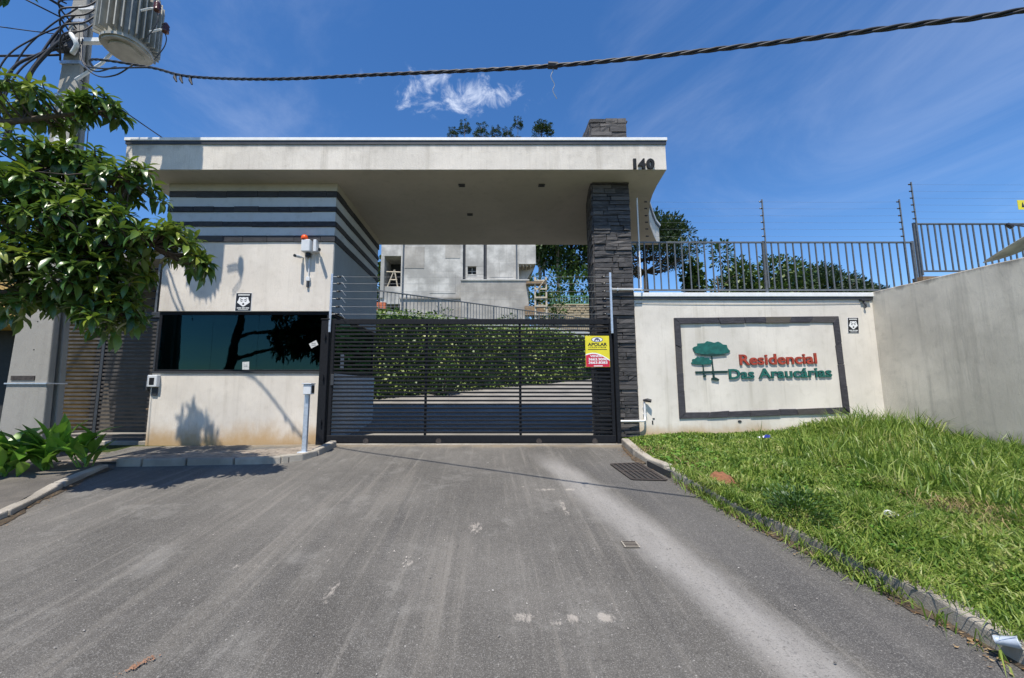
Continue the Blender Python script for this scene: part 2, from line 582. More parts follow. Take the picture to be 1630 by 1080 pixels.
def _asphalt(T, p):
    x, y, z = T.sep(T.pos)
    big = T.noise(T.pos, 0.55, 5, 0.6)
    c = T.mix(T.smooth(big, 0.3, 0.72), (0.078, 0.073, 0.066), (0.148, 0.139, 0.125))
    # tyre-swept streaks along the drive
    st = T.noise(T.scale(T.pos, (3.4, 0.16, 1)), 1.0, 6, 0.62)
    c = T.mix(T.math('MULTIPLY', T.smooth(st, 0.50, 0.76), 0.40), c, (0.24, 0.22, 0.19))
    st3 = T.noise(T.scale(T.vmath('ADD', T.pos, T.scale(T.pos, (0.10, 0, 0))), (14, 0.5, 1)), 1.0, 6, 0.68)
    c = T.mix(T.math('MULTIPLY', T.smooth(st3, 0.52, 0.7), 0.34), c, (0.255, 0.235, 0.205))
    c = T.mix(T.math('MULTIPLY', T.math('SUBTRACT', 1.0, T.smooth(st3, 0.28, 0.46)), 0.34), c, (0.05, 0.047, 0.043))
    mo = T.noise(T.pos, 2.4, 7, 0.7, 0.3)
    c = T.mix(T.math('MULTIPLY', T.smooth(mo, 0.52, 0.70), 0.42), c, (0.24, 0.23, 0.21))
    c = T.mix(T.math('MULTIPLY', T.smooth(T.noise(T.pos, 5.1, 6, 0.7), 0.55, 0.78), 0.45), c, (0.06, 0.057, 0.053))
    st2 = T.noise(T.scale(T.pos, (5.5, 0.4, 1)), 1.0, 5, 0.6)
    c = T.mix(T.math('MULTIPLY', T.smooth(st2, 0.54, 0.8), 0.6), c, (0.065, 0.062, 0.06))
    # band of pale cement dust, and the dark clean strip by the kerb
    wob = T.math('MULTIPLY', T.math('SUBTRACT', T.noise(T.scale(T.pos, (1.2, 0.5, 1)), 1.0, 5, 0.6), 0.5), 0.3)
    ctr = T.math('SUBTRACT', 2.13, T.math('MULTIPLY', y, 0.187))
    d = T.math('ABSOLUTE', T.math('ADD', T.math('SUBTRACT', x, ctr), wob))
    band = T.math('SUBTRACT', 1.0, T.smooth(d, 0.06, 0.34))
    band = T.math('MULTIPLY', band, T.math('ADD', 0.3, T.noise(T.scale(T.pos, (7, 1.6, 1)), 1.0, 7, 0.72)))
    band = T.math('MULTIPLY', band, T.math('SUBTRACT', 1.0, T.smooth(y, 5.6, 7.0)))
    c = T.mix(T.math('MULTIPLY', band, 0.74), c, (0.36, 0.345, 0.325))
    dk = T.math('MULTIPLY', T.smooth(T.math('ADD', T.math('SUBTRACT', x, ctr), wob), 0.28, 0.42), T.math('SUBTRACT', 1.0, T.smooth(y, 5.6, 6.8)))
    c = T.mix(T.math('MULTIPLY', dk, 0.5), c, (0.062, 0.061, 0.063))
    # exposed aggregate, dark and pale grains
    g = T.noise(T.pos, 150, 2, 0.6)
    c = T.mix(T.math('MULTIPLY', T.smooth(g, 0.52, 0.68), 0.6), c, (0.30, 0.29, 0.27))
    g3 = T.noise(T.pos, 48, 3, 0.7)
    c = T.mix(T.math('MULTIPLY', T.smooth(g3, 0.55, 0.7), 0.35), c, (0.28, 0.27, 0.25))
    c = T.mix(T.math('MULTIPLY', T.smooth(T.noise(T.pos, 37, 3, 0.7), 0.56, 0.7), 0.4), c, (0.05, 0.049, 0.048))
    c = T.mix(T.math('MULTIPLY', T.smooth(T.noise(T.pos, 110, 2, 0.6), 0.55, 0.75), 0.7), c, (0.03, 0.03, 0.03))
    v = T.voro(T.pos, 17)
    gate = T.smooth(T.noise(T.pos, 3.1, 3), 0.5, 0.62)
    c = T.mix(T.math('MULTIPLY', T.math('MULTIPLY', T.math('SUBTRACT', 1.0, T.smooth(v, 0.04, 0.13)), gate), 0.75), c, (0.42, 0.40, 0.37))
    # dried plaster smears
    rag = T.noise(T.scale(T.pos, (38, 16, 1)), 1.0, 5, 0.7)
    tot = None
    for cx, cy, rx, ry, s in [(0.22, 2.70, .085, .06, .9), (0.52, 2.69, .05, .055, 1), (0.73, 2.70, .075, .06, 1.1), (0.41, 2.65, .05, .03, .8), (0.66, 5.02, .17, .06, .9), (0.98, 5.02, .09, .05, 1), (0.42, 5.12, .06, .03, .8), (0.80, 4.45, .05, .28, .85), (-0.12, 3.98, .09, .17, .9), (-0.62, 3.35, .03, .06, .9), (-1.1, 3.0, .05, .22, .75), (-1.9, 3.3, .22, .06, .7)]:
        e_ = T.math('ADD', T.math('POWER', T.math('DIVIDE', T.math('SUBTRACT', x, cx), rx), 2.0), T.math('POWER', T.math('DIVIDE', T.math('SUBTRACT', y, cy), ry), 2.0))
        f_ = T.math('MULTIPLY', T.math('SUBTRACT', 1.0, T.smooth(e_, 0.0, 1.6)), s)
        tot = f_ if tot is None else T.math('MAXIMUM', tot, f_)
    c = T.mix(T.math('MULTIPLY', T.smooth(T.math('ADD', T.math('MULTIPLY', tot, 0.42), rag), 0.76, 0.98), T.math('MULTIPLY', T.smooth(tot, 0.02, 0.5), 0.6)), c, (0.44, 0.40, 0.35))
    # yellowish silt in front of the gate track
    e = T.math('MULTIPLY', T.smooth(T.math('ADD', y, T.math('MULTIPLY', T.noise(T.pos, 3.0, 5), 0.5)), 7.3, 7.62), 0.5)
    c = T.mix(T.math('MULTIPLY', e, T.math('SUBTRACT', 1.0, T.smooth(y, 7.5, 7.7))), c, (0.32, 0.25, 0.16))
    T.put(p.inputs['Base Color'], c)
    p.inputs['Roughness'].default_value = 0.86
    p.inputs['Specular IOR Level'].default_value = 0.3
    h = T.math('ADD', T.noise(T.pos, 130, 3, 0.7), T.math('MULTIPLY', T.noise(T.pos, 28, 3), 0.6))
    T.put(p.inputs['Normal'], T.bump(h, 0.6, 0.012))


M['asphalt'] = material('asphalt', _asphalt)


def _inner(T, p):
    n = T.noise(T.pos, 1.3, 6, 0.6)
    c = T.mix(T.smooth(n, 0.3, 0.7), (0.19, 0.18, 0.165), (0.28, 0.265, 0.24))
    c = T.mix(T.math('MULTIPLY', T.smooth(T.noise(T.pos, 60, 3), 0.5, 0.8), 0.4), c, (0.2, 0.19, 0.17))
    T.put(p.inputs['Base Color'], c)
    p.inputs['Roughness'].default_value = 0.9
    T.put(p.inputs['Normal'], T.bump(T.noise(T.pos, 60, 4), 0.4, 0.01))


M['inner'] = material('inner_paving', _inner)


def _soil(T, p):
    n = T.noise(T.pos, 2.2, 6, 0.65)
    c = T.ramp(n, [(0.3, (0.035, 0.05, 0.015)), (0.5, (0.06, 0.085, 0.02)), (0.65, (0.10, 0.085, 0.045)), (0.8, (0.16, 0.115, 0.07))])
    c = T.mix(T.math('MULTIPLY', T.noise(T.pos, 45, 4), 0.5), c, (0.03, 0.035, 0.012))
    T.put(p.inputs['Base Color'], c)
    p.inputs['Roughness'].default_value = 0.95
    p.inputs['Specular IOR Level'].default_value = 0.2
    T.put(p.inputs['Normal'], T.bump(T.noise(T.pos, 40, 5, 0.7), 0.9, 0.03))


M['soil'] = material('turf_soil', _soil)


def _side(T, p):
    n = T.noise(T.pos, 1.6, 6, 0.62)
    c = T.mix(T.smooth(n, 0.32, 0.7), (0.075, 0.068, 0.06), (0.15, 0.135, 0.115))
    c = T.mix(T.math('MULTIPLY', T.smooth(T.noise(T.pos, 80, 3), 0.5, 0.8), 0.5), c, (0.22, 0.2, 0.17))
    T.put(p.inputs['Base Color'], c)
    p.inputs['Roughness'].default_value = 0.92
    T.put(p.inputs['Normal'], T.bump(T.noise(T.pos, 50, 5, 0.7), 0.7, 0.02))


M['side'] = material('worn_sidewalk', _side)


def _dirt(T, p):
    n = T.noise(T.pos, 14, 5, 0.7)
    T.put(p.inputs['Base Color'], T.ramp(n, [(0.3, (0.045, 0.035, 0.026)), (0.55, (0.10, 0.075, 0.05)), (0.75, (0.19, 0.145, 0.095))]))
    p.inputs['Roughness'].default_value = 0.95
    T.put(p.inputs['Normal'], T.bump(T.noise(T.pos, 90, 4, 0.7), 0.9, 0.02))


M['dirt'] = material('gutter_dirt', _dirt)


# ================================================================== SETTING
def zroad(y):
    if y < -8:
        return -0.09 * 15.4
    if y < 7.4:
        return -0.09 * (7.4 - y)
    if y < 9.5:
        return 0.0
    return 0.12 * (min(y, 26) - 9.5)


HA, HB = Vector((-9.6, 10.33)), Vector((7.5, 23.3))      # line of the creeper-clad bank
HD = (HB - HA).normalized()
HN = Vector((-HD.y, HD.x))


def hline(t, off=0.0):
    p = HA + HD * t + HN * off
    return p.x, p.y


def ground_h(x, y):
    z = zroad(y) - 0.05
    d = (Vector((x, y)) - HA).dot(HN)
    if y > 9:
        t = (Vector((x, y)) - HA).dot(HD)
        f = min(max((d - 0.5) / 0.8, 0), 1)
        f *= min(max((24.0 - t) / 3.0, 0), 1) if t > 21 else 1
        up = 3.85 + max(0, y - 28) * 0.3
        up = min(up, 11.0)
        z = z + (max(up, z) - z) * f
        if x > 9 or t > 21:
            z = max(z, min(0.12 * max(y - 9.5, 0), 11))
    if x > 2.9 and y < 7.65:
        z += 0.0
    return z


def axis(lo, hi, fine_lo, fine_hi, step, big):
    a = []
    v = fine_lo
    s = step
    while v > lo:
        v -= s
        s *= big
        a.append(max(v, lo))
    a.reverse()
    v = fine_lo
    while v <= fine_hi:
        a.append(v)
        v += step
    s = step
    while v < hi:
        a.append(v)
        s *= big
        v += s
    a.append(hi)
    return a


gx = axis(-900, 900, -24, 30, 0.75, 1.35)
gy = axis(-600, 1200, -6, 60, 0.6, 1.35)
g = MB()
for yy in gy:
    for xx in gx:
        g.v.append((xx, yy, ground_h(xx, yy)))
nx = len(gx)
for j in range(len(gy) - 1):
    for i in range(nx - 1):
        g.f.append((j * nx + i, j * nx + i + 1, (j + 1) * nx + i + 1, (j + 1) * nx + i))
tag(g.obj('ground', M['soil'], None, True), 'sloping earth ground under and around the entrance', 'ground', kind='structure')

# kerb lines in plan
RK = [(2.36, 7.33), (2.27, 6.43), (2.39, 5.63), (2.45, 4.9), (2.52, 4.2), (2.65, 3.5), (2.75, 3.0), (2.80, 2.55), (2.80, 2.2), (2.82, 1.2), (2.85, -2.0)]
LK = [(-4.3, -2.0), (-4.45, 2.0), (-4.7, 4.05), (-4.97, 4.6), (-5.25, 5.37), (-5.40, 5.9)]
LK2 = [(-5.40, 5.98), (-4.36, 6.03), (-3.49, 6.09), (-2.98, 6.16), (-2.77, 6.38), (-2.68, 6.75), (-2.67, 7.25)]


def interp(L, y):
    P = sorted((b, a) for a, b in L)
    if y <= P[0][0]:
        return P[0][1]
    for (y0, x0), (y1, x1) in zip(P, P[1:]):
        if y <= y1:
            return x0 + (x1 - x0) * (y - y0) / max(y1 - y0, 1e-6)
    return P[-1][1]


# road sheet: rows in y, slight crown and settlement
rd = MB()
rows = [-30, -20, -12, -8, -5, -3, -1.5, 0] + [0.4 * k for k in range(1, 19)] + [7.4, 7.7]
NXR = 34
for yy in rows:
    xl = interp(LK, min(yy, 5.9)) if yy < 5.9 else -5.5
    if yy >= 5.98:
        xl = -6.2
    xr = interp(RK, yy) + 0.03
    if yy > 7.35:
        xl, xr = -3.1, 2.8
    for i in range(NXR + 1):
        xx = xl - 0.03 + (xr - xl + 0.03) * i / NXR
        zz = zroad(yy) + 0.006 * mnoise.noise(Vector((xx * 0.9, yy * 0.5, 0)))
        rd.v.append((xx, yy, zz))
for j in range(len(rows) - 1):
    for i in range(NXR):
        a = j * (NXR + 1) + i
        rd.f.append((a, a + 1, a + NXR + 2, a + NXR + 1))
tag(rd.obj('road', M['asphalt'], None, True), 'worn grey asphalt driveway rising to the gate', 'road', kind='structure')

# inner paving behind the gate
ip = MB()
rows = [7.7, 8.6, 9.5, 10.5, 12, 14, 16, 18, 20, 22, 24, 26]
for yy in rows:
    for xx in [-10, -7, -4, -1, 2, 5, 8, 11, 14]:
        ip.v.append((xx, yy, zroad(yy) + 0.004))
for j in range(len(rows) - 1):
    for i in range(8):
        a = j * 9 + i
        ip.f.append((a, a + 1, a + 10, a + 9))
tag(ip.obj('inner_driveway', M['inner'], None, True), 'pale paved driveway climbing behind the gate', 'driveway', kind='structure')
tag(MB().box(-3.02, 2.5, 7.33, 7.52, -0.3, 0.012).obj('gate_threshold', M['kerb'], None, bevel=0.006), 'concrete threshold strip under the sliding gate', 'threshold', kind='structure')


def zside(x, y):
    return min(max(-0.01 + 0.02 * (x + 2.8), -0.10), 0.0)


# sidewalk in front of the gatehouse: bed and single pavers
bed = MB()
bed.prism([(-6.6, 6.08), (-3.0, 6.2), (-2.8, 6.42), (-2.72, 6.75), (-2.72, 7.38), (-3.0, 7.75), (-6.6, 7.75)], -0.4, lambda x, y: zside(x, y) - 0.018)
side = tag(bed.obj('sidewalk', M['side'], None), 'narrow paved sidewalk along the gatehouse wall', 'sidewalk', kind='structure')
pm = MB().box(-0.098, 0.098, -0.048, 0.048, -0.05, 0).mesh('paver', M['paver'], bevel=0.006)
for j in range(14):
    y = 6.22 + 0.1 * j + 0.05
    for i in range(18):
        x = -6.35 + 0.2 * i + (0.1 if j % 2 else 0)
        if x > -2.92 or (y < 6.42 and x > -3.05) or y > 7.55:
            continue
        mat = Matrix.Translation((x, y, zside(x, y) + random.uniform(-0.006, 0.004))) @ Euler((random.uniform(-.012, .012), random.uniform(-.012, .012) - 0.02, random.uniform(-.02, .02))).to_matrix().to_4x4()
        link('paver', pm, side, mat)

# older sidewalk by the pole
os_ = MB()
rows = [-6, -2, 2.0, 3.0, 4.05, 4.6, 5.37, 5.9, 6.1, 6.6, 7.2, 7.9]
for yy in rows:
    xr = interp(LK, min(yy, 5.9)) - 0.1
    if yy > 5.95:
        xr = -6.43
    for i in range(7):
        xx = -11 + (xr + 11) * i / 6
        os_.v.append((xx, yy, max(zroad(yy) + 0.07, -0.9) if yy < 6 else -0.088 + 0.0005 * i))
for j in range(len(rows) - 1):
    for i in range(6):
        a = j * 7 + i
        os_.f.append((a, a + 1, a + 8, a + 7))
tag(os_.obj('side_path', M['side'], None, True), 'dark worn concrete footpath beside the utility pole', 'path', kind='structure')


def kerb_run(root, L, h, w, seg, skip=lambda k: False, jit=0.012, zf=None):
    P = [Vector((x, y)) for x, y in L]
    pts = []
    d = 0
    for a, b in zip(P, P[1:]):
        n = max(1, int((b - a).length / 0.05))
        for k in range(n):
            pts.append(a.lerp(b, k / n))
    pts.append(P[-1])
    cur = [pts[0]]
    acc = 0
    k = 0
    for a, b in zip(pts, pts[1:]):
        acc += (b - a).length
        cur.append(b)
        if acc >= seg or b is pts[-1]:
            if not skip(k) and acc > 0.12:
                c0, c1, cm = cur[0], cur[-1], cur[len(cur) // 2]
                m = MB()
                ring = []
                for q, t in ((c0, 0.012), (cm, 0), (c1, -0.012)):
                    tdir = (c1 - c0).normalized()
                    nrm = Vector((tdir.y, -tdir.x))
                    qq = q + tdir * t
                    jz = random.uniform(-jit, jit)
                    ring.append([(qq - nrm * 0, jz), (qq + nrm * w, jz + random.uniform(-.004, .004))])
                vs = []
                for (a_, za), (b_, zb) in ring:
                    z0 = zf(a_.x, a_.y) if zf else zroad(a_.y)
                    vs += [(a_.x, a_.y, z0 - 0.25), (b_.x, b_.y, z0 - 0.25), (b_.x, b_.y, z0 + h + zb), (a_.x, a_.y, z0 + h + za)]
                fs = [(0, 1, 2, 3), (11, 10, 9, 8)]
                for r in (0, 4):
                    for q in range(4):
                        fs.append((r + q, r + 4 + q, r + 4 + (q + 1) % 4, r + (q + 1) % 4))
                m.add(vs, fs)
                me = m.mesh('kerb_stone', M['kerb'], bevel=0.018, seg=2)
                link('kerb_stone', me, root)
            cur = [b]
            acc = 0
            k += 1


kr = tag(empty('kerb', (2.5, 4, 0)), 'chipped concrete kerb between asphalt and grass', 'kerb', kind='structure')
kerb_run(kr, [(x + 0.0, y) for x, y in reversed(RK)], 0.115, 0.13, 0.82, jit=0.022)
kl = tag(empty('kerb', (-4, 6, 0)), 'dark concrete kerb along the paved sidewalk by the gatehouse', 'kerb', kind='structure')
kerb_run(kl, list(reversed(LK2)), 0.105, 0.12, 0.62, zf=lambda x, y: min(zroad(y), -0.02))
kf = tag(empty('kerb', (-4.9, 4, 0)), 'low broken kerb by the footpath and utility pole', 'kerb', kind='structure')
kerb_run(kf, list(reversed(LK)), 0.075, 0.12, 0.9, jit=0.02)


# grass verge
def zverge(x, y):
    f = min(max((x - 2.5) / 1.2, 0), 1)
    return zroad(min(y, 7.4)) + 0.075 + 0.06 * f + 0.004 * max(x - 4, 0) + 0.035 * mnoise.noise(Vector((x * 1.1, y * 1.1, 3)))


vg = MB()
vy = [-2 + 0.3 * k for k in range(33)]
for yy in vy:
    xl = interp(RK, yy) + 0.115
    for i in range(29):
        xx = xl + (7.75 - xl) * (i / 28) ** 1.2
        vg.v.append((xx, min(yy, 7.62), zverge(xx, min(yy, 7.62))))
for j in range(len(vy) - 1):
    for i in range(28):
        a = j * 29 + i
        vg.f.append((a, a + 1, a + 30, a + 29))
tag(vg.obj('grass_verge', M['soil'], None, True), 'earth bank of the grass verge below the sign wall', 'verge', kind='structure')


def blades(name, X, Y, Z, H, Wd, lean, mat, curl=0.5):
    n = len(X)
    az = rng.uniform(0, 2 * math.pi, n)
    th = rng.uniform(0, 2 * math.pi, n)
    dx, dy = np.cos(az) * lean * H, np.sin(az) * lean * H
    wx, wy = np.cos(th) * Wd * 0.5, np.sin(th) * Wd * 0.5
    V = np.empty((n, 5, 3))
    V[:, 0] = np.stack([X - wx, Y - wy, Z - 0.02], 1)
    V[:, 1] = np.stack([X + wx, Y + wy, Z - 0.02], 1)
    mx, my, mz = X + dx * 0.35, Y + dy * 0.35, Z + H * 0.6
    V[:, 2] = np.stack([mx - wx * .8, my - wy * .8, mz], 1)
    V[:, 3] = np.stack([mx + wx * .8, my + wy * .8, mz], 1)
    V[:, 4] = np.stack([X + dx, Y + dy, Z + H * (1 - curl * lean * lean)], 1)
    base = (np.arange(n) * 5)[:, None]
    F = np.concatenate([base + np.array([[0, 1, 3]]), base + np.array([[0, 3, 2]]), base + np.array([[2, 3, 4]])], 0)
    return raw_mesh(name, V.reshape(-1, 3), F, mat)


def scatter(n, ylo, yhi, xhi=7.4, dens=None):
    out = []
    while len(out) < n:
        y = random.uniform(ylo, yhi)
        # denser towards the camera so that the blades stay close together there
        xl = interp(RK, y) + 0.10
        x = random.uniform(xl, xhi)
        if dens and random.random() > dens(x, y):
            continue
        out.append((x, y))
    return np.array(out)


def gheight(x, y):
    v = mnoise.noise(Vector((x * 1.3, y * 1.3, 0.3)))
    h = 0.15 + 0.10 * v + 0.03 * mnoise.noise(Vector((x * 4, y * 4, 2)))
    edge = max(0, 1 - (7.6 - y) / 1.0) if x > 5.6 else 0
    right = min(max((x - 4.2) / 2.6, 0), 1)
    h += 0.08 * edge * right + 0.07 * right
    h *= 1 - 0.6 * min(max((y - 5.2) / 0.8, 0), 1) * min(max((6.2 - x) / 1.2, 0), 1)
    h *= 0.5 + 0.5 * min(max((x - interp(RK, y) - 0.1) / 0.5, 0), 1)
    if mnoise.noise(Vector((x * 1.7, y * 1.7, 11))) > 0.42:
        h *= 0.45
    return max(h, 0.03)


def vis(x, y):
    return x < 1.42 * y + 0.5


pts = np.concatenate([scatter(48000, 1.4, 4.6, 5.6, lambda x, y: 1.0 if vis(x, y) else 0.0), scatter(52000, 4.2, 7.58, 7.45, lambda x, y: 1.0 if vis(x, y) else 0.15)])
gz = np.array([zverge(x, y) for x, y in pts])
gh = np.array([gheight(x, y) for x, y in pts]) * rng.uniform(0.55, 1.45, len(pts))
gw = rng.uniform(0.007, 0.019, len(pts)) * np.clip(0.8 + 0.12 * pts[:, 1], 0.8, 1.6)
tag(link('grass', blades('grass', pts[:, 0], pts[:, 1], gz, gh, gw, rng.uniform(0.2, 1.5, len(pts)), M['grass'])), 'uneven green grass covering the verge below the sign wall', 'grass', kind='stuff')
# taller seeding tufts towards the two walls
tp = []
for k in range(420):
    x = random.uniform(4.2, 7.3)
    y = random.uniform(3.4, 7.5)
    if y > 6.4 and x < 5.9:
        continue
    if random.random() > 0.3 + 0.7 * min(max((x - 4.6) / 2.4, 0), 1) * (0.5 + 0.5 * (y > 6.6)):
        continue
    hq = random.uniform(.75, 1.3)
    for q in range(30):
        tp.append((x + random.gauss(0, 0.05), min(y + random.gauss(0, 0.05), 7.56)))
tp = np.array(tp)
tz = np.array([zverge(x, y) for x, y in tp])
tag(link('tall_grass', blades('tall_grass', tp[:, 0], tp[:, 1], tz, rng.uniform(0.14, 0.5, len(tp)) * np.where((tp[:, 0] > 5.9) & (tp[:, 1] > 6.2), 1.3, 1.0), rng.uniform(0.009, 0.02, len(tp)), rng.uniform(0.1, 1.0, len(tp)), M['grass'])), 'taller grass tufts growing against the sign wall and the cement wall', 'grass', kind='stuff')
# dry grass: cut heaps by the kerb and straw patch on the right
dp = []
for cx, cy, s, n in [(2.62, 3.9, 0.16, 240), (2.6, 4.7, 0.13, 200), (2.75, 3.2, 0.12, 120), (4.25, 3.72, 0.2, 260), (4.65, 3.62, 0.2, 200), (2.48, 6.5, 0.12, 90), (2.7, 5.5, 0.3, 120)]:
    for q in range(n):
        dp.append((cx + random.gauss(0, s), cy + random.gauss(0, s)))
dp = np.array([q for q in dp if q[0] > interp(RK, q[1]) + 0.02])
dz = np.array([zverge(x, y) for x, y in dp])
tag(link('dry_grass', blades('dry_grass', dp[:, 0], dp[:, 1], dz + np.where(dp[:, 0] > 3.5, 0.10, 0.02), rng.uniform(0.05, 0.14, len(dp)), rng.uniform(0.004, 0.008, len(dp)), rng.uniform(0.8, 2.2, len(dp)), M['dry_grass'], 0.2)), 'straw coloured dry grass lying in patches on the verge', 'dry grass', kind='stuff')
# weeds trailing over the kerb onto the asphalt
wp = []
for k in range(3600):
    y = random.choice([random.gauss(4.1, 0.4), random.gauss(4.7, 0.25), random.gauss(3.15, .18), random.uniform(2.0, 5.4)])
    x = interp(RK, y) + random.gauss(0.045, 0.055)
    wp.append((x, y))
wp = np.array(wp)
wz = np.array([zroad(y) + (0.12 if x > interp(RK, y) else 0.0) for x, y in wp])
tag(link('kerb_weeds', blades('kerb_weeds', wp[:, 0], wp[:, 1], wz, rng.uniform(0.05, 0.17, len(wp)), rng.uniform(0.006, 0.013, len(wp)), rng.uniform(0.4, 1.5, len(wp)), M['grass'])), 'weeds and grass runners creeping over the kerb edge', 'weeds', kind='stuff')

# silt and dead leaves washed into the gutters
gd = MB()
for L_, sgn, ya, yb in ((RK, -1, 1.6, 5.25), (RK, -1, 6.1, 7.25), (LK, 1, 3.2, 5.85)):
    n_ = int((yb - ya) / 0.04)
    b0 = len(gd.v)
    for i in range(n_ + 1):
        y = ya + (yb - ya) * i / n_
        x = interp(L_, y)
        w = max(0.012, 0.05 + 0.075 * mnoise.noise(Vector((y * 2.3, 7, sgn))) + 0.04 * mnoise.noise(Vector((y * 11, 3, sgn))))
        gd.v += [(x - sgn * 0.02, y, zroad(y) + 0.03), (x + sgn * w * .5, y, zroad(y) + 0.016), (x + sgn * w, y, zroad(y) + 0.0065)]
    for i in range(n_):
        for k in range(2):
            a = b0 + i * 3 + k
            gd.f.append((a, a + 1, a + 4, a + 3) if sgn > 0 else (a, a + 3, a + 4, a + 1))
tag(gd.obj('gutter_silt', M['dirt'], None, True), 'brown silt washed along the foot of the kerbs', 'silt', kind='stuff')


# ================================================================== GATEHOUSE
ZS, ZT = 5.05, 5.63
YG = 7.6
XL, XR, YB = -6.35, -3.03, 10.66
gh_ = empty('gatehouse', (-1.5, 8.5, 0), 'cream gatehouse with wide flat canopy spanning the gate to a slate pillar', 'gatehouse')
MB().box(XL, XR, YG, YB, -0.4, 1.28).obj('lower_wall', M['plaster'], gh_, bevel=0.01)
MB().box(XL, XR - 0.004, YG, YB, 2.46, 3.85).obj('upper_wall', M['plaster'], gh_, bevel=0.008)
MB().box(XL, XR - 0.004, YG, YB, 3.85, ZS).obj('banded_wall', M['grey_band'], gh_)
# grey painted flank facing the drive
MB().box(XR - 0.003, XR + 0.006, YG + 0.02, YB, 2.46, 3.86).obj('flank_paint', M['grey_paint'], gh_)
MB().box(XR - 0.003, XR + 0.006, YG + 0.02, YB, -0.3, 1.28).obj('flank_paint', M['grey_band'], gh_)
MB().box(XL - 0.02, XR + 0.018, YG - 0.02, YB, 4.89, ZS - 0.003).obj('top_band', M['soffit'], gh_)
# slate strips, laid piece by piece
strips = empty('slate_strips', (XR, YG, 4), None)
strips.parent = gh_
strips.matrix_parent_inverse = wmat(gh_).inverted()
for z0, z1 in [(4.765, 4.885), (4.46, 4.565), (4.155, 4.255), (3.845, 3.97)]:
    x = XL
    while x < XR + 0.02:
        w = min(random.uniform(0.38, 0.62), XR + 0.02 - x)
        if XR + 0.02 - x - w < 0.15:
            w = XR + 0.02 - x
        MB().box(x + 0.002, x + w - 0.002, YG - random.uniform(0.02, 0.03), YG + 0.01, z0 + random.uniform(-.008, .004), z1 + random.uniform(-.004, .004)).obj('slate_piece', M['slate_strip'], strips, bevel=0.004)
        x += w
    y = YG + 0.012
    while y < YB:
        w = min(random.uniform(0.4, 0.65), YB - y)
        if YB - y - w < 0.15:
            w = YB - y
        MB().box(XR - 0.01, XR + random.uniform(0.02, 0.028), y + 0.002, y + w - 0.002, z0 + random.uniform(-.006, .004), z1 + random.uniform(-.004, .004)).obj('slate_piece', M['slate_strip'], strips, bevel=0.004)
        y += w

# ribbon window: front and flank
win = MB()
for z0, z1 in [(1.282, 1.345), (2.40, 2.458)]:
    win.box(XL + 0.01, XR - 0.01, YG + 0.03, YG + 0.085, z0, z1)
    win.box(XR - 0.085, XR - 0.03, YG + 0.09, YB - 0.02, z0, z1)
for x0 in [XL + 0.01, XR - 0.085]:
    win.box(x0, x0 + 0.055, YG + 0.032, YG + 0.083, 1.346, 2.399)
win.box(XR - 0.085, XR - 0.03, YB - 0.08, YB - 0.02, 1.346, 2.399)
wf = win.obj('window', M['black_steel'], gh_, bevel=0.004)
MB().box(XL - 0.01, XR + 0.015, YG - 0.025, YG + 0.03, 1.279, 1.305).obj('sill', M['dark_metal'], wf, bevel=0.004)
xs = [XL + 0.066, -5.30, -4.42, -3.9, XR - 0.086]
for a, b in zip(xs, xs[1:]):
    MB().box(a, b - 0.004, YG + 0.05, YG + 0.058, 1.346, 2.399).obj('pane', M['glass'], wf)
ys = [YG + 0.09, 8.6, 9.6, YB - 0.081]
for a, b in zip(ys, ys[1:]):
    MB().box(XR - 0.062, XR - 0.054, a, b - 0.004, 1.346, 2.399).obj('pane', M['glass'], wf)
MB().box(-4.45, -4.405, YG + 0.06, YG + 0.09, 1.346, 2.399).obj('mullion', M['black_steel'], wf)
# room behind the glass
rm = MB()
rm.box(XL, XL + 0.1, YG + 0.1, YB, 1.281, 2.458)
rm.box(XL + 0.1, XR - 0.1, YB - 0.1, YB, 1.281, 2.458)
rm.obj('room_wall', M['grey_paint'], gh_)
# papers stuck on the panes
for (x, z, w, h, rz) in [(-4.62, 1.42, 0.13, 0.15, 3), (-3.35, 1.83, 0.15, 0.10, 28), (-3.12, 1.5, 0.10, 0.13, -25), (-3.12, 2.02, 0.08, 0.07, 30)]:
    m = MB().xprism([(-w / 2, -h / 2), (w / 2, -h / 2), (w / 2, h / 2), (-w / 2, h / 2)], 0, 0.001)
    o = link('notice_paper', m.mesh('notice_paper', M['paper']), wf, Matrix.Translation((x, YG + 0.048, z)) @ Euler((0, R(-rz), 0)).to_matrix().to_4x4())
    for k in range(2):
        MB().box(x - w * .28, x + w * .25, YG + 0.0462, YG + 0.0472, z - 0.02 + 0.03 * k, z - 0.014 + 0.03 * k).obj('print_line', M['sign_black'], wf)
MB().box(XR - 0.053, XR - 0.051, 8.35, 8.55, 1.38, 1.72).obj('notice_paper', M['paper'], wf)

# canopy slab: curved right-hand edge
edge = [(3.32, 7.07), (3.345, 7.29), (3.385, 7.65), (3.455, 8.05), (3.55, 8.42), (3.75, 9.0), (4.02, 9.62), (4.39, 10.3), (4.65, 10.75), (4.87, 11.04)]
slab = [(-6.81, 7.07)] + edge + [(-6.81, 11.04)]
cs = MB().prism(slab, ZS, ZT)
canopy = link('canopy', cs.mesh('canopy', M['fascia']), gh_)
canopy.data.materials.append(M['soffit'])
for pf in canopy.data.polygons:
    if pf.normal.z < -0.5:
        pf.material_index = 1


def offset_poly(poly, d):
    out = []
    n = len(poly)
    for i in range(n):
        a, b, c = Vector(poly[i - 1]), Vector(poly[i]), Vector(poly[(i + 1) % n])
        n1 = Vector(((b - a).y, -(b - a).x)).normalized()
        n2 = Vector(((c - b).y, -(c - b).x)).normalized()
        m = (n1 + n2)
        m = m / max(m.dot(n1), 0.3)
        out.append(tuple(b + m * d))
    return out


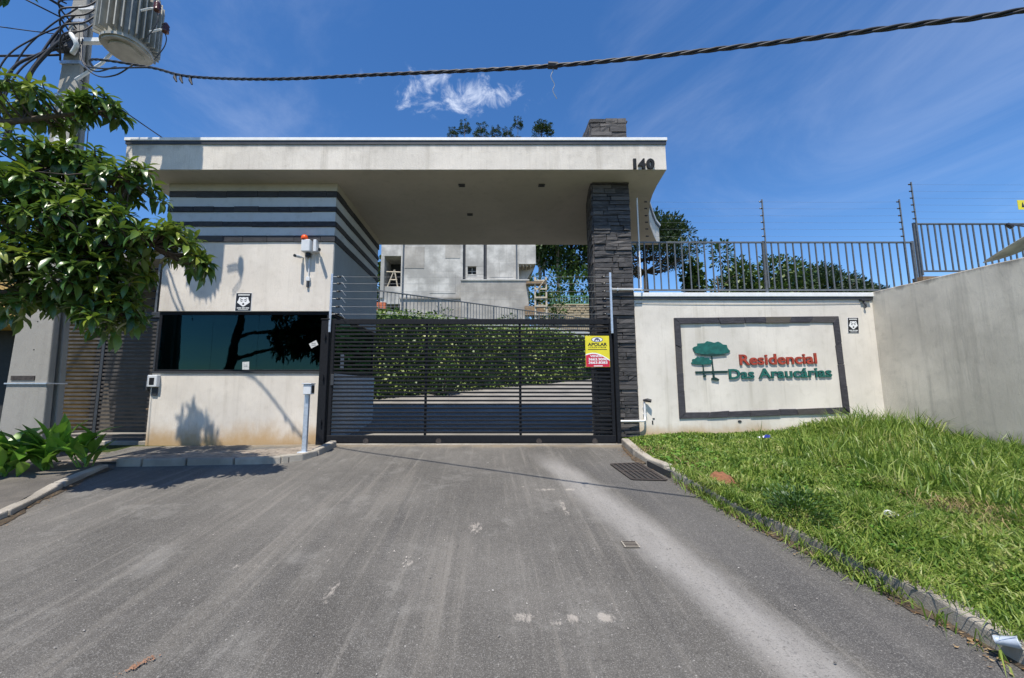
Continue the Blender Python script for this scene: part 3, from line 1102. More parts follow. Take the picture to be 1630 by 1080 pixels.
MB().prism(offset_poly(slab, 0.035), 5.615, 5.675).obj('roof_flashing', M['white_metal'], canopy, bevel=0.004)
MB().prism(offset_poly(slab, 0.018), 5.55, 5.614).obj('shadow_strip', M['dark_metal'], canopy)  # dark strip that paints in the shadow line under the flashing
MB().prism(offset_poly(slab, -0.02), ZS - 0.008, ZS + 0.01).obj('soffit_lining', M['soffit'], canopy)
for x, y in [(-0.54, 7.63), (1.06, 7.63), (-0.44, 9.0)]:
    dl = MB().box(x - 0.065, x + 0.065, y - 0.05, y + 0.05, ZS - 0.03, ZS - 0.009).obj('downlight', M['dark_metal'], canopy, bevel=0.004)
    MB().box(x - 0.04, x + 0.04, y - 0.03, y + 0.03, ZS - 0.034, ZS - 0.031).obj('lens', M['dark_in'], dl)


# lettering helpers -------------------------------------------------
def text_mesh(body, size, extrude, offset=0.0, align='LEFT', bevel=0.0):
    c = bpy.data.curves.new('lettering', 'FONT')
    c.body = body
    c.size = size
    c.extrude = extrude
    c.offset = offset
    c.bevel_depth = bevel
    c.align_x = align
    c.resolution_u = 4
    o = bpy.data.objects.new('lettering', c)
    me = bpy.data.meshes.new_from_object(o)
    bpy.data.objects.remove(o)
    bpy.data.curves.remove(c)
    return me


def bounds(me):
    v = np.empty(len(me.vertices) * 3)
    me.vertices.foreach_get('co', v)
    v = v.reshape(-1, 3)
    return v.min(0), v.max(0)


def faces_two(me, front, sidem):
    me.materials.clear()
    me.materials.append(front)
    me.materials.append(sidem)
    for pf in me.polygons:
        pf.material_index = 0 if abs(pf.normal.z) > 0.8 else 1


def word(parent, name, body, x0, x1, z, y, cap, front, sidem, extrude, bold, tilt=0.0):
    """lettering fitted between x0 and x1 on the plane y, one mesh for each letter"""
    full = text_mesh(body, 1.0, 0.0, bold)
    lo, hi = bounds(full)
    sx = (x1 - x0) / (hi[0] - lo[0])
    capm = text_mesh('D', 1.0, 0, bold)
    l2, h2 = bounds(capm)
    sz = cap / (h2[1] - l2[1])
    for i, ch in enumerate(body):
        if ch == ' ':
            continue
        pre = text_mesh(body[:i + 1], 1.0, 0.0, bold)
        one = text_mesh(ch, 1.0, extrude / sz, bold)
        r = bounds(pre)[1][0] - bounds(one)[1][0]
        faces_two(one, front, sidem)
        mat = (Matrix.Translation((x0, y, z)) @ Euler((0, -tilt, 0)).to_matrix().to_4x4()
               @ Matrix.Translation(((r - lo[0]) * sx, 0, 0)) @ Euler((R(90), 0, 0)).to_matrix().to_4x4()
               @ Matrix.Diagonal((sx, sz, sz, 1)))
        link(name, one, parent, mat)


num = empty('house_number', (2.88, 7.05, 5.05), 'black house number 140 standing at the fascia end', 'house number')
for ch, xa, xb in (('1', 2.695, 2.75), ('4', 2.785, 2.925), ('0', 2.94, 3.09)):
    word(num, 'digit', ch, xa, xb, 5.062, 7.05, 0.2, M['number'], M['number'], 0.016, 0.05)

# slate-clad wall carrying the canopy: curved core, single stones on the front
LW = [(2.05, 7.56), (2.07, 7.8), (2.18, 8.48), (2.35, 9.14), (2.58, 9.9), (2.985, 11.02)]
RW = [(x + 0.72, y) for x, y in LW]
core = MB().prism([LW[0]] + RW + list(reversed(LW[1:])), -0.4, ZS - 0.009)
pil = core.obj('pillar', M['slate'], gh_)
stub = MB().box(2.06, 2.77, 7.56, 8.6, 5.676, 6.32).obj('pillar_top', M['slate'], gh_)
rowsz = []
z = -0.1
while z < ZS - 0.02:
    h = random.choice([0.055, 0.065, 0.075, 0.085, 0.10])
    h = min(h, ZS - 0.012 - z)
    rowsz.append((z, h))
    z += h


def stone(x0, x1, y, z0, h, parent):
    d = random.uniform(0.018, 0.05)
    j = lambda s: random.uniform(-s, s)
    m = MB()
    a, b = x0 + 0.002, x1 - 0.002
    zz0, zz1 = z0 + 0.002, z0 + h - 0.002
    ym = y - d
    m.add([(a, y + 0.005, zz0), (b, y + 0.005, zz0), (b, y + 0.005, zz1), (a, y + 0.005, zz1),
           (a + 0.004, ym + j(.006), zz0 + .003), ((a + b) / 2 + j(.05), ym + j(.01), zz0 + .002 + abs(j(.006))), (b - 0.004, ym + j(.006), zz0 + .003),
           (b - 0.004, ym + j(.006), zz1 - .003), ((a + b) / 2 + j(.05), ym + j(.01), zz1 - .002 - abs(j(.006))), (a + 0.004, ym + j(.006), zz1 - .003)],
          [(4, 5, 8, 9), (5, 6, 7, 8), (0, 1, 6, 5, 4), (3, 9, 8, 7, 2), (0, 4, 9, 3), (1, 2, 7, 6)])
    return m.obj('stone', M['slate'], parent)


def stone_rows(rws, x0, x1, y, parent):
    for z, h in rws:
        x = x0
        while x < x1 - 0.01:
            w = random.uniform(0.18, 0.5)
            if x1 - x - w < 0.12:
                w = x1 - x
            stone(x, x + w, y, z, h, parent)
            x += w


stone_rows(rowsz, 2.045, 2.775, 7.56, pil)
rz2 = []
z = 5.677
while z < 6.32:
    h = random.choice([0.06, 0.075, 0.09, 0.11])
    rz2.append((z, h))
    z += h
stone_rows(rz2, 2.05, 2.775, 7.56, stub)
# stones round the curved flank, joined
fl = MB()
for z, h in rowsz[::1]:
    t = 0.0
    P = [Vector(p) for p in LW]
    segs = [(a, b) for a, b in zip(P, P[1:])]
    for a, b in segs:
        L = (b - a).length
        d = (b - a).normalized()
        nrm = Vector((-d.y, d.x))
        s = 0.0
        while s < L - 0.01:
            w = random.uniform(0.25, 0.5)
            if L - s - w < 0.15:
                w = L - s
            q = random.uniform(0.012, 0.035)
            p0, p1 = a + d * (s + .002), a + d * (s + w - .002)
            f0, f1 = p0 + nrm * q, p1 + nrm * q
            fl.add([(p0.x, p0.y, z + .002), (p1.x, p1.y, z + .002), (p1.x, p1.y, z + h - .002), (p0.x, p0.y, z + h - .002),
                    (f0.x, f0.y, z + .004), (f1.x, f1.y, z + .004), (f1.x, f1.y, z + h - .004), (f0.x, f0.y, z + h - .004)],
                   [(7, 6, 5, 4), (0, 4, 5, 1), (2, 6, 7, 3), (0, 3, 7, 4), (1, 5, 6, 2)])
            s += w
for z, h in rz2:
    y = 7.57
    while y < 8.55:
        w = random.uniform(0.25, 0.45)
        fl.box(2.05 - random.uniform(0.005, 0.03), 2.07, y, min(y + w, 8.6) - 0.003, z + 0.002, z + h - 0.002)
        y += w
tag(fl.obj('flank_stones', M['slate'], pil, smooth='fix'), kind='stuff')
MB().box(2.03, 2.80, 7.52, 8.62, 6.325, 6.36).obj('pillar_cap', M['slate'], stub, bevel=0.006)


# ================================================================== SLIDING GATE
YT = 7.40
gate = empty('sliding_gate', (-0.3, YT, 0.0), 'wide black sliding gate of horizontal slats across the drive', 'gate')
fr = MB()
fr.box(-2.91, 2.285, YT - 0.03, YT + 0.03, 2.175, 2.275)
fr.box(-2.91, 2.285, YT - 0.035, YT + 0.035, 0.03, 0.155)
for x in (-2.91, 2.225):
    fr.box(x, x + 0.06, YT - 0.028, YT + 0.028, 0.156, 2.174)
gf = fr.obj('frame', M['black_steel'], gate, bevel=0.006)
for x in (-1.152, 0.576):
    MB().box(x - 0.022, x + 0.022, YT + 0.0, YT + 0.03, 0.156, 2.174).obj('upright', M['black_steel'], gate, bevel=0.004)
sm = MB().box(-2.535, 2.535, -0.009, 0.009, -0.0165, 0.0165).mesh('slat', M['black_steel'], bevel=0.003)
nsl = 28
for k in range(nsl):
    z = 0.205 + (2.13 - 0.205) * k / (nsl - 1)
    link('slat', sm, gate, Matrix.Translation((-0.3125, YT - 0.012, z + random.uniform(-.003, .003))) @ Euler((random.uniform(-.05, .05), random.uniform(-.0006, .0006), 0)).to_matrix().to_4x4())
for x in (-2.2, -0.9, 0.9, 1.9):
    w = MB()
    prof = [(0.05 * math.cos(a), 0.05 * math.sin(a)) for a in [2 * math.pi * i / 14 for i in range(14)]]
    w.xprism([(x + a, 0.055 + b) for a, b in prof], YT - 0.045, YT + 0.045)
    w.obj('roller', M['rust'], gate)
MB().box(-2.95, 2.6, YT - 0.012, YT + 0.012, 0.012, 0.03).obj('track', M['rust'], gate)
MB().box(-2.88, -2.82, YT - 0.05, YT - 0.031, 1.05, 1.25).obj('lock_plate', M['dark_metal'], gate, bevel=0.004)

gp = empty('gate_post', (-3.0, YT, 0), 'thick black steel guide post between window corner and sliding gate', 'post')
MB().box(-3.09, -2.94, YT - 0.07, YT + 0.07, -0.1, 2.25).obj('shaft', M['black_steel'], gp, bevel=0.008)
MB().box(-3.10, -2.93, YT - 0.08, YT + 0.08, 2.251, 2.275).obj('cap', M['black_steel'], gp, bevel=0.006)
for z in (0.35, 1.15, 1.9):
    MB().tube([(-3.0, YT - 0.06, z), (-3.0, YT - 0.10, z), (-3.0, YT - 0.10, z + 0.09)], 0.014, 6).obj('hinge_lug', M['black_steel'], gp)
gp2 = empty('gate_post', (2.34, YT, 0), 'slim black steel channel post before the slate pillar', 'post')
MB().box(2.305, 2.375, YT - 0.05, YT + 0.06, -0.1, 2.29).obj('shaft', M['black_steel'], gp2, bevel=0.006)
MB().box(2.30, 2.38, YT - 0.055, YT + 0.065, 2.291, 2.31).obj('cap', M['black_steel'], gp2, bevel=0.004)


# ---------------------------------------------------------------- electric fences
def insulator(x, y, z, parent, s=1.0, axis='x'):
    m = MB()
    if axis == 'x':
        m.tube([(x - 0.03 * s, y, z), (x - 0.016 * s, y, z), (x, y, z), (x + 0.016 * s, y, z), (x + 0.03 * s, y, z)], [0.008 * s, 0.016 * s, 0.012 * s, 0.016 * s, 0.008 * s], 8)
    else:
        m.tube([(x, y - 0.035 * s, z), (x, y, z), (x, y + 0.012 * s, z)], [0.018 * s, 0.013 * s, 0.018 * s], 8)
    return m.obj('insulator', M['black_plastic'], parent)


ef = empty('electric_fence', (0, YT, 2.02), 'six wire electric fence on galvanised posts above the sliding gate', 'electric fence')
for x in (-2.935, 2.275):
    MB().box(x - 0.02, x + 0.02, YT - 0.075, YT - 0.045, 2.0 if x > 0 else 2.02, 3.15 if x > 0 else 3.13).obj('post', M['galv'], ef, bevel=0.004)
LV = [3.07, 2.94, 2.79, 2.65, 2.50, 2.36]
for z in LV:
    for x, s in ((-2.935, 1), (2.275, -1)):
        insulator(x + s * 0.13, YT - 0.06, z, ef, 1.25)
        MB().tube([(x, YT - 0.06, z), (x + s * 0.10, YT - 0.06, z)], 0.005, 5).obj('rod', M['wire'], ef)
    MB().tube(spline([(-2.79, YT - 0.06, z), (-2.74, YT - 0.065, z + 0.012), (-2.69, YT - 0.07, z - 0.05), (-2.66, YT - 0.07, z - 0.085)], 5), 0.0035, 5).obj('tail_wire', M['wire'], ef)
    MB().tube(sag((-2.77, YT - 0.06, z), (2.11, YT - 0.06, z), 0.008, 10), 0.0028, 4).obj('wire', M['wire'], ef)

# galvanised conduit from the fence post over the pillar
cd = empty('conduit', (2.6, 7.45, 2.86), 'white metal conduit running from gate fence post across the slate pillar', 'conduit')
MB().tube([(2.295, YT - 0.04, 2.86), (2.32, 7.47, 2.86), (2.9, 7.48, 2.86), (2.95, 7.56, 2.86)], 0.018, 8).obj('pipe', M['white_metal'], cd, True)
for x in (2.45, 2.75):
    MB().box(x - 0.01, x + 0.01, 7.46, 7.53, 2.835, 2.885).obj('clip', M['galv'], cd)

# ---------------------------------------------------------------- agency board on the gate
fs = empty('sale_sign', (1.99, YT - 0.05, 1.38), 'yellow and red agency board hung on the black gate beside the pillar', 'sign')
YS = YT - 0.05
x0, x1, z0, z1 = 1.775, 2.215, 1.38, 1.955
MB().box(x0, x1, YS, YS + 0.006, z0, z1).obj('board', M['sign_yellow'], fs)
arc = []
for k in range(15):
    t = k / 14
    x = x0 + (x1 - x0) * t
    arc.append((x, z0 + 0.15 + 0.105 * math.sin(math.pi * (0.2 + 0.8 * (1 - (1 - t) ** 1.0) * 0.98)) - 0.045 * t))
red = [(x0 + 0.004, z0 + 0.004), (x1 - 0.004, z0 + 0.004)] + [(min(max(x, x0 + 0.004), x1 - 0.004), z) for x, z in reversed(arc)]
wh = [(x, z) for x, z in arc] + [(x, z + 0.022) for x, z in reversed(arc)]
MB().xprism(red, YS - 0.0015, YS - 0.0002).obj('red_field', M['sign_red'], fs)
MB().xprism(wh, YS - 0.0022, YS - 0.0004).obj('white_arc', M['sign_white'], fs)
xc = (x0 + x1) / 2


def ell(cx, cz, a, b, n=22):
    return [(cx + a * math.cos(2 * math.pi * k / n), cz + b * math.sin(2 * math.pi * k / n)) for k in range(n)]


MB().xprism(ell(xc, z1 - 0.07, 0.108, 0.047), YS - 0.0012, YS - 0.0002).obj('emblem_ring', M['sign_blue'], fs)
MB().xprism(ell(xc, z1 - 0.07, 0.096, 0.038), YS - 0.002, YS - 0.0013).obj('emblem_field', M['sign_white'], fs)
dome = [(xc + 0.055 * math.cos(math.pi * k / 12), z1 - 0.098 + 0.058 * math.sin(math.pi * k / 12)) for k in range(13)]
MB().xprism(dome, YS - 0.0028, YS - 0.0021).obj('emblem_dome', M['sign_blue'], fs)
for dx in (-0.018, 0.018):
    MB().xprism([(xc + dx - 0.012, z1 - 0.097), (xc + dx + 0.012, z1 - 0.097), (xc + dx + 0.008, z1 - 0.072), (xc + dx - 0.008, z1 - 0.072)], YS - 0.0034, YS - 0.0029).obj('emblem_leg', M['sign_white'], fs)
word(fs, 'letter', 'APOLAR', x0 + 0.045, x1 - 0.04, z1 - 0.185, YS - 0.0012, 0.058, M['sign_black'], M['sign_black'], 0.0008, 0.03)
word(fs, 'letter', 'IMÓVEIS', x0 + 0.06, x1 - 0.06, z1 - 0.222, YS - 0.0012, 0.02, M['sign_black'], M['sign_black'], 0.0008, 0.0)
MB().box(x0 + 0.045, x1 - 0.045, YS - 0.0012, YS - 0.0002, z1 - 0.258, z1 - 0.246).obj('rule', M['sign_black'], fs)
word(fs, 'letter', 'VENDE', x0 + 0.08, x1 - 0.14, z0 + 0.183, YS - 0.0032, 0.038, M['sign_white'], M['sign_white'], 0.0008, 0.03)
word(fs, 'digit', '3663.9090', x0 + 0.05, x1 - 0.045, z0 + 0.120, YS - 0.0032, 0.046, M['sign_white'], M['sign_white'], 0.0008, 0.03)
word(fs, 'digit', '3663.8383', x0 + 0.05, x1 - 0.045, z0 + 0.060, YS - 0.0032, 0.046, M['sign_white'], M['sign_white'], 0.0008, 0.03)
MB().box(xc - 0.075, xc + 0.085, YS - 0.003, YS - 0.0018, z0 + 0.012, z0 + 0.028).obj('small_print', M['sign_white'], fs)


# ---------------------------------------------------------------- alarm plates with animal head
def alarm_plate(x, z, y, w, h, label, skew=0.0):
    o = empty('alarm_plate', (x, y, z), label, 'sign', 'black alarm company plates')
    sh = lambda px, pz: (px + skew * (h / 2 - pz) / h, pz)
    P = lambda pts: [(x + sh(a * w, b * h)[0], z + sh(a * w, b * h)[1]) for a, b in pts]
    MB().xprism(P([(-.53, -.52), (.53, -.52), (.53, .52), (-.53, .52)]), y - 0.004, y).obj('border', M['sign_white'], o)
    MB().xprism(P([(-.5, -.5), (.5, -.5), (.5, .5), (-.5, .5)]), y - 0.006, y - 0.0042).obj('board', M['sign_black'], o)
    head = [(-.28, .28), (-.14, .25), (0, .27), (.14, .25), (.28, .28), (.34, .10), (.42, -.03), (.30, -.10), (.16, -.19), (.05, -.26), (-.05, -.26), (-.16, -.19), (-.30, -.10), (-.42, -.03), (-.34, .10)]
    head = list(reversed(head))
    MB().xprism(P(head), y - 0.0075, y - 0.0062).obj('head_mark', M['sign_white'], o)
    for s in (-1, 1):
        eye = [(s * .05, .03), (s * .22, .10), (s * .17, .01)]
        if s > 0:
            eye = list(reversed(eye))
        MB().xprism(P(list(reversed(eye))), y - 0.0085, y - 0.0077).obj('eye_mark', M['sign_black'], o)
        br = [(s * .03, .12), (s * .22, .20), (s * .24, .16), (s * .04, .085)]
        MB().xprism(P(br if s < 0 else list(reversed(br))), y - 0.0085, y - 0.0077).obj('brow_mark', M['sign_black'], o)
    MB().xprism(P([(-.07, -.17), (.07, -.17), (.05, -.07), (-.05, -.07)]), y - 0.0085, y - 0.0077).obj('muzzle_mark', M['sign_black'], o)
    for (a, b, c, d) in [(-.38, .36, .38, .44), (-.40, -.38, -.12, -.31), (-.08, -.38, .12, -.31), (.16, -.38, .40, -.31), (-.32, -.46, .34, -.42)]:
        MB().xprism(P([(a, b), (c, b), (c, d), (a, d)]), y - 0.0075, y - 0.0062).obj('text_bar', M['paper'], o)
    return o


alarm_plate(-4.72, 2.645, YG - 0.001, 0.295, 0.345, 'black alarm plate with white animal head on the gatehouse above the window')
alarm_plate(6.975, 2.19, 7.599, 0.20, 0.29, 'black alarm plate with white animal head on the sign wall beside the frame', -0.02)

# ---------------------------------------------------------------- siren, strobe and cameras
sr = empty('alarm_siren', (-3.52, YG, 3.7), 'grey siren box with orange strobe and two small cameras on the gatehouse', 'siren')
MB().box(-3.60, -3.43, YG - 0.17, YG - 0.001, 3.60, 3.84).obj('housing', M['white_plastic'], sr, bevel=0.012)
MB().box(-3.40, -3.34, YG - 0.10, YG - 0.001, 3.62, 3.86).obj('junction_box', M['white_plastic'], sr, bevel=0.006)
st_ = MB().lathe([(0.062, 0.0), (0.066, 0.03), (0.06, 0.065), (0.042, 0.09), (0.012, 0.10)], (-3.56, YG - 0.12, 3.842), 16)
st_.obj('strobe_lamp', M['beacon'], sr, True)
for x, z, dx in ((-3.62, 3.50, -0.06), (-3.33, 3.62, 0.10)):
    arm = MB().tube([(x, YG, z + 0.03), (x + dx * .4, YG - 0.08, z + 0.02)], 0.014, 6).obj('camera_arm', M['white_plastic'], sr)
    cam_ = MB().tube([(x + dx * .3, YG - 0.06, z + 0.02), (x + dx, YG - 0.2, z - 0.0)], 0.03, 10).obj('camera', M['white_plastic'], sr)
    MB().tube([(x + dx * 1.005, YG - 0.2005, z), (x + dx * 1.12, YG - 0.225, z - 0.004)], 0.027, 10).obj('lens', M['black_plastic'], cam_)
MB().lathe([(0.05, 0), (0.055, 0.02), (0.05, 0.07), (0.03, 0.075)], (-3.5, YG - 0.06, 3.52), 12).obj('horn', M['black_plastic'], sr)
MB().tube([(-3.49, YG - 0.02, 3.55), (-3.49, YG - 0.02, 3.12)], 0.012, 6).obj('conduit', M['white_plastic'], sr)
MB().box(-3.53, -3.455, YG - 0.05, YG - 0.001, 3.05, 3.13).obj('outlet_box', M['white_plastic'], sr, bevel=0.004)
MB().box(-3.515, -3.475, YG - 0.045, YG - 0.001, 2.93, 3.045).obj('plug', M['dark_metal'], sr, bevel=0.004)

# ---------------------------------------------------------------- intercoms
ic = empty('intercom_post', (-2.86, 6.48, 0), 'slim pale steel intercom post standing on the sidewalk corner', 'intercom')
MB().box(-2.93, -2.86, 6.45, 6.51, -0.05, 1.02).obj('shaft', M['galv'], ic, bevel=0.006)
MB().box(-2.98, -2.81, 6.41, 6.55, -0.03, 0.012).obj('base_plate', M['galv'], ic, bevel=0.004)
hd = MB().box(-2.925, -2.80, 6.38, 6.52, 0.90, 1.06).obj('head', M['white_plastic'], ic, bevel=0.008)
MB().box(-2.799, -2.795, 6.40, 6.50, 0.92, 1.04).obj('keypad', M['black_plastic'], hd)
MB().box(-2.94, -2.79, 6.36, 6.53, 1.061, 1.075).obj('rain_hood', M['galv'], hd, bevel=0.004)
ib = empty('wall_intercom', (-6.27, YG, 1.1), 'small silver intercom box at the lower left corner of the gatehouse', 'intercom')
bo = MB().box(-6.36, -6.17, YG - 0.09, YG - 0.001, 1.02, 1.24).obj('box', M['white_plastic'], ib, bevel=0.01)
MB().box(-6.31, -6.22, YG - 0.094, YG - 0.0905, 1.06, 1.19).obj('screen', M['black_plastic'], bo)
MB().box(-6.30, -6.20, YG - 0.03, YG - 0.001, 0.86, 1.01).obj('cover_plate', M['dark_metal'], ib, bevel=0.004)

# ================================================================== SIGN WALL
sw = empty('sign_wall', (5, 7.6, 0), 'pale rendered boundary wall carrying the residence sign beside the pillar', 'wall')
MB().box(2.80, 9.6, 7.60, 7.82, -0.5, 2.74).obj('wall_body', M['plaster_sign'], sw)
MB().box(2.78, 7.42, 7.555, 7.85, 2.741, 2.82).obj('coping', M['white_metal'], sw, bevel=0.008)
MB().box(7.42, 9.6, 7.59, 7.83, 2.741, 2.79).obj('coping', M['white_metal'], sw, bevel=0.008)
MB().box(8.45, 12.5, 7.62, 7.82, 2.0, 3.16).obj('raised_wall', M['wood'], sw)
MB().box(2.79, 7.40, 7.572, 7.60, 2.69, 2.739).obj('coping_strip', M['dark_metal'], sw)  # dark strip below the coping, proud of the wall face
# slate frame round the sign, piece by piece
frm = empty('slate_frame', (5.1, 7.6, 1.4))
frm.parent = sw
frm.matrix_parent_inverse = wmat(sw).inverted()
O = [(3.54, 2.33), (6.69, 2.365), (6.71, 0.535), (3.54, 0.43)]
I = [(3.655, 2.21), (6.58, 2.245), (6.60, 0.645), (3.655, 0.545)]
for k in range(4):
    a, b = Vector(O[k]), Vector(O[(k + 1) % 4])
    c, d = Vector(I[k]), Vector(I[(k + 1) % 4])
    L = (b - a).length
    n = max(3, round(L / 0.48))
    cuts = sorted([0] + [(i + random.uniform(-.25, .25)) / n for i in range(1, n)] + [1])
    for t0, t1 in zip(cuts, cuts[1:]):
        e = 0.002 / L
        jj = lambda: Vector((random.uniform(-.006, .006), random.uniform(-.008, .008)))
        q = [a.lerp(b, t0 + e), a.lerp(b, t1 - e), c.lerp(d, t1 - e) + jj(), c.lerp(d, t0 + e) + jj()]
        q = [(p_.x, p_.y) for p_ in q]
        MB().xprism(list(reversed(q)), 7.60 - random.uniform(0.02, 0.035), 7.602).obj('slate_piece', M['slate_frame'], frm, bevel=0.004)

# lettering and tree emblem
sg = empty('residence_sign', (5.1, 7.59, 1.4), 'raised lettering Residencial Das Araucárias with green tree emblem inside slate frame', 'sign')
word(sg, 'letter', 'Residencial', 4.735, 6.195, 1.435, 7.587, 0.20, M['red_letter'], M['red_side'], 0.012, 0.022, R(1.1))
word(sg, 'letter', 'Das Araucárias', 4.515, 6.45, 1.175, 7.587, 0.185, M['green_letter'], M['green_side'], 0.012, 0.022, R(1.1))


def crown(cx, cz, w, h, seed):
    rnd = random.Random(seed)
    up = []
    n = 17
    for k in range(n):
        a = math.pi * k / (n - 1)
        r = 1 + 0.10 * math.sin(k * 2.1 + seed) + rnd.uniform(-.03, .03)
        up.append((cx + w * 0.5 * math.cos(a) * min(r, 1.05), cz + h * (0.18 + 0.82 * math.sin(a) ** 0.8 * r)))
    lo = [(cx - w * 0.47, cz + h * 0.02), (cx - w * 0.30, cz - h * 0.06), (cx, cz - h * 0.10), (cx + w * 0.32, cz - h * 0.06), (cx + w * 0.46, cz + h * 0.02)]
    return up + lo


def emblem(nm, pts, mat, d=0.03):
    MB().xprism(list(reversed(pts)) if False else pts, 7.60 - d, 7.601).obj(nm, mat, sg, smooth='fix')


emblem('tree_crown', crown(4.215, 1.655, 0.68, 0.215, 2), M['green_letter'], 0.022)
emblem('tree_crown', crown(4.02, 1.45, 0.38, 0.13, 5), M['green_letter'], 0.022)
emblem('tree_shade', [(3.93, 1.625), (4.22, 1.598), (4.50, 1.625), (4.22, 1.648)], M['green_side'], 0.026)
emblem('tree_trunk', [(4.212, 1.20), (4.248, 1.20), (4.232, 1.42), (4.226, 1.65), (4.208, 1.65), (4.212, 1.42)], M['green_side'], 0.018)
emblem('tree_trunk', [(4.035, 1.24), (4.058, 1.24), (4.05, 1.45), (4.035, 1.45)], M['green_side'], 0.018)
emblem('ground_bar', [(3.89, 1.27), (4.50, 1.285), (4.50, 1.325), (3.89, 1.312)], M['green_side'], 0.017)
emblem('root_mark', [(4.18, 1.155), (4.31, 1.135), (4.32, 1.165), (4.255, 1.2), (4.19, 1.19)], M['green_side'], 0.03)
emblem('root_mark', [(4.03, 1.215), (4.06, 1.2), (4.085, 1.22), (4.07, 1.245), (4.04, 1.245)], M['green_side'], 0.03)

# water pipe with tap at the left end, hole plates, small bracket top right
wpipe = empty('wall_pipe', (2.8, 7.5, 0.4), 'pale water pipe with black fitting from the gate post to the sign wall', 'pipe')
MB().tube(spline([(2.36, 7.44, 0.40), (2.7, 7.475, 0.40), (2.84, 7.50, 0.40), (2.88, 7.53, 0.42), (2.89, 7.56, 0.48), (2.895, 7.565, 0.60), (2.895, 7.57, 0.74)], 5), 0.02, 8).obj('pipe', M['white_metal'], wpipe, True)
MB().tube([(2.87, 7.56, 0.77), (2.94, 7.53, 0.775), (3.0, 7.50, 0.76)], [0.022, 0.035, 0.03], 8).obj('fitting', M['black_plastic'], wpipe)
for z in (0.5, 0.62):
    MB().box(2.87, 2.93, 7.56, 7.6, z, z + 0.02).obj('clip', M['galv'], wpipe)
hp = empty('wall_outlet', (3.05, 7.6, 0.38), 'two tiny broken outlets low on the sign wall by the pillar', 'outlet')
MB().box(3.03, 3.055, 7.594, 7.602, 0.33, 0.40).obj('outlet', M['dark_in'], hp)
MB().box(3.045, 3.085, 7.594, 7.602, 0.42, 0.445).obj('outlet', M['dark_in'], hp)
hq = empty('wall_outlet', (4.62, 7.6, 0.38), 'round dark outlet hole under the slate frame on sign wall', 'outlet')
MB().xprism(ell(4.66, 0.385, 0.035, 0.022, 12), 7.59, 7.602).obj('hole_rim', M['dark_in'], hq)
bk = empty('wall_bracket', (7.2, 7.6, 2.6), 'small dark bracket under the coping at sign wall corner', 'bracket')
MB().box(7.14, 7.32, 7.545, 7.60, 2.66, 2.688).obj('plate', M['dark_metal'], bk)
MB().tube(spline([(7.2, 7.58, 2.66), (7.205, 7.56, 2.60), (7.215, 7.56, 2.55), (7.20, 7.57, 2.52)], 4), 0.016, 6).obj('hook', M['dark_metal'], bk)

# two slack telephone wires along the top of the sign wall
for k, (z, lb) in enumerate([(2.70, 'upper slack wire along the top of the sign wall'), (2.62, 'lower slack wire along the top of the sign wall')]):
    tag(MB().tube(sag((2.83, 7.588, z), (7.2, 7.59, z), 0.02, 12), 0.0045, 5).obj('wall_wire', M['cable_grey'], None), lb, 'wire', 'wires on the sign wall')


# ---------------------------------------------------------------- steel railings on the wall
def railing(name, x0, x1, y, z0, z1, pitch, label, mat, posts=()):
    o = empty(name, ((x0 + x1) / 2, y, z0), label, 'railing')
    MB().box(x0, x1, y - 0.018, y + 0.018, z1 - 0.03, z1).obj('top_rail', mat, o, bevel=0.003)
    MB().box(x0, x1, y - 0.018, y + 0.018, z0, z0 + 0.03).obj('bottom_rail', mat, o, bevel=0.003)
    bm_ = MB().box(-0.011, 0.011, -0.011, 0.011, z0 + 0.031, z1 - 0.031).mesh('bar', mat, bevel=0.002)
    n = int(round((x1 - x0) / pitch))
    for k in range(n + 1):
        x = x0 + 0.02 + (x1 - x0 - 0.04) * k / n
        link('bar', bm_, o, Matrix.Translation((x, y, 0)) @ Euler((0, random.uniform(-.003, .003), 0)).to_matrix().to_4x4())
    for x in posts:
        MB().box(x - 0.022, x + 0.022, y - 0.022, y + 0.022, z0 - 0.12, z1 + 0.01).obj('post', mat, o, bevel=0.003)
    return o


railing('steel_railing', 2.80, 8.48, 7.75, 2.90, 3.905, 0.149, 'long grey steel railing on top of the sign wall', M['fence_steel'], (2.83, 5.48, 8.46))
railing('steel_railing', 8.53, 12.4, 7.75, 3.285, 4.29, 0.134, 'higher grey steel railing stepping up behind the cement wall', M['fence_steel'], (8.55,))

ef2 = empty('electric_fence', (5.5, 7.7, 2.9), 'thin six wire electric fence rising above the long wall railing', 'electric fence')
tops = [(2.985, 4.80), (5.50, 4.77), (8.265, 4.77)]
for x, zt in tops:
    MB().tube([(x, 7.70, 2.95), (x, 7.70, zt)], 0.014, 6).obj('post', M['white_metal'] if x < 4 else M['fence_steel'], ef2)
lv = [4.72, 4.58, 4.43, 4.29, 4.15, 4.0]
for z in lv:
    for x, zt in tops:
        insulator(x - 0.03 if x > 4 else x + 0.17, 7.70, z, ef2, 1.0)
    for (xa, _), (xb, _) in zip(tops, tops[1:]):
        MB().tube(sag((xa if xa > 4 else xa + .17, 7.7, z), (xb, 7.7, z), 0.01, 6), 0.0014, 4).obj('wire', M['wire'], ef2)
ef3 = empty('electric_fence', (8.6, 7.7, 3.2), 'electric fence post and wires above the higher railing', 'electric fence')
for x in (8.55, 12.3):
    MB().tube([(x, 7.70, 3.2), (x, 7.70, 5.14)], 0.014, 6).obj('post', M['fence_steel'], ef3)
for k in range(6):
    z = 5.09 - 0.145 * k
    for x in (8.55, 12.3):
        insulator(x - 0.03, 7.70, z, ef3, 1.0)
    MB().tube(sag((8.55, 7.7, z), (12.3, 7.7, z), 0.01, 6), 0.0014, 4).obj('wire', M['wire'], ef3)

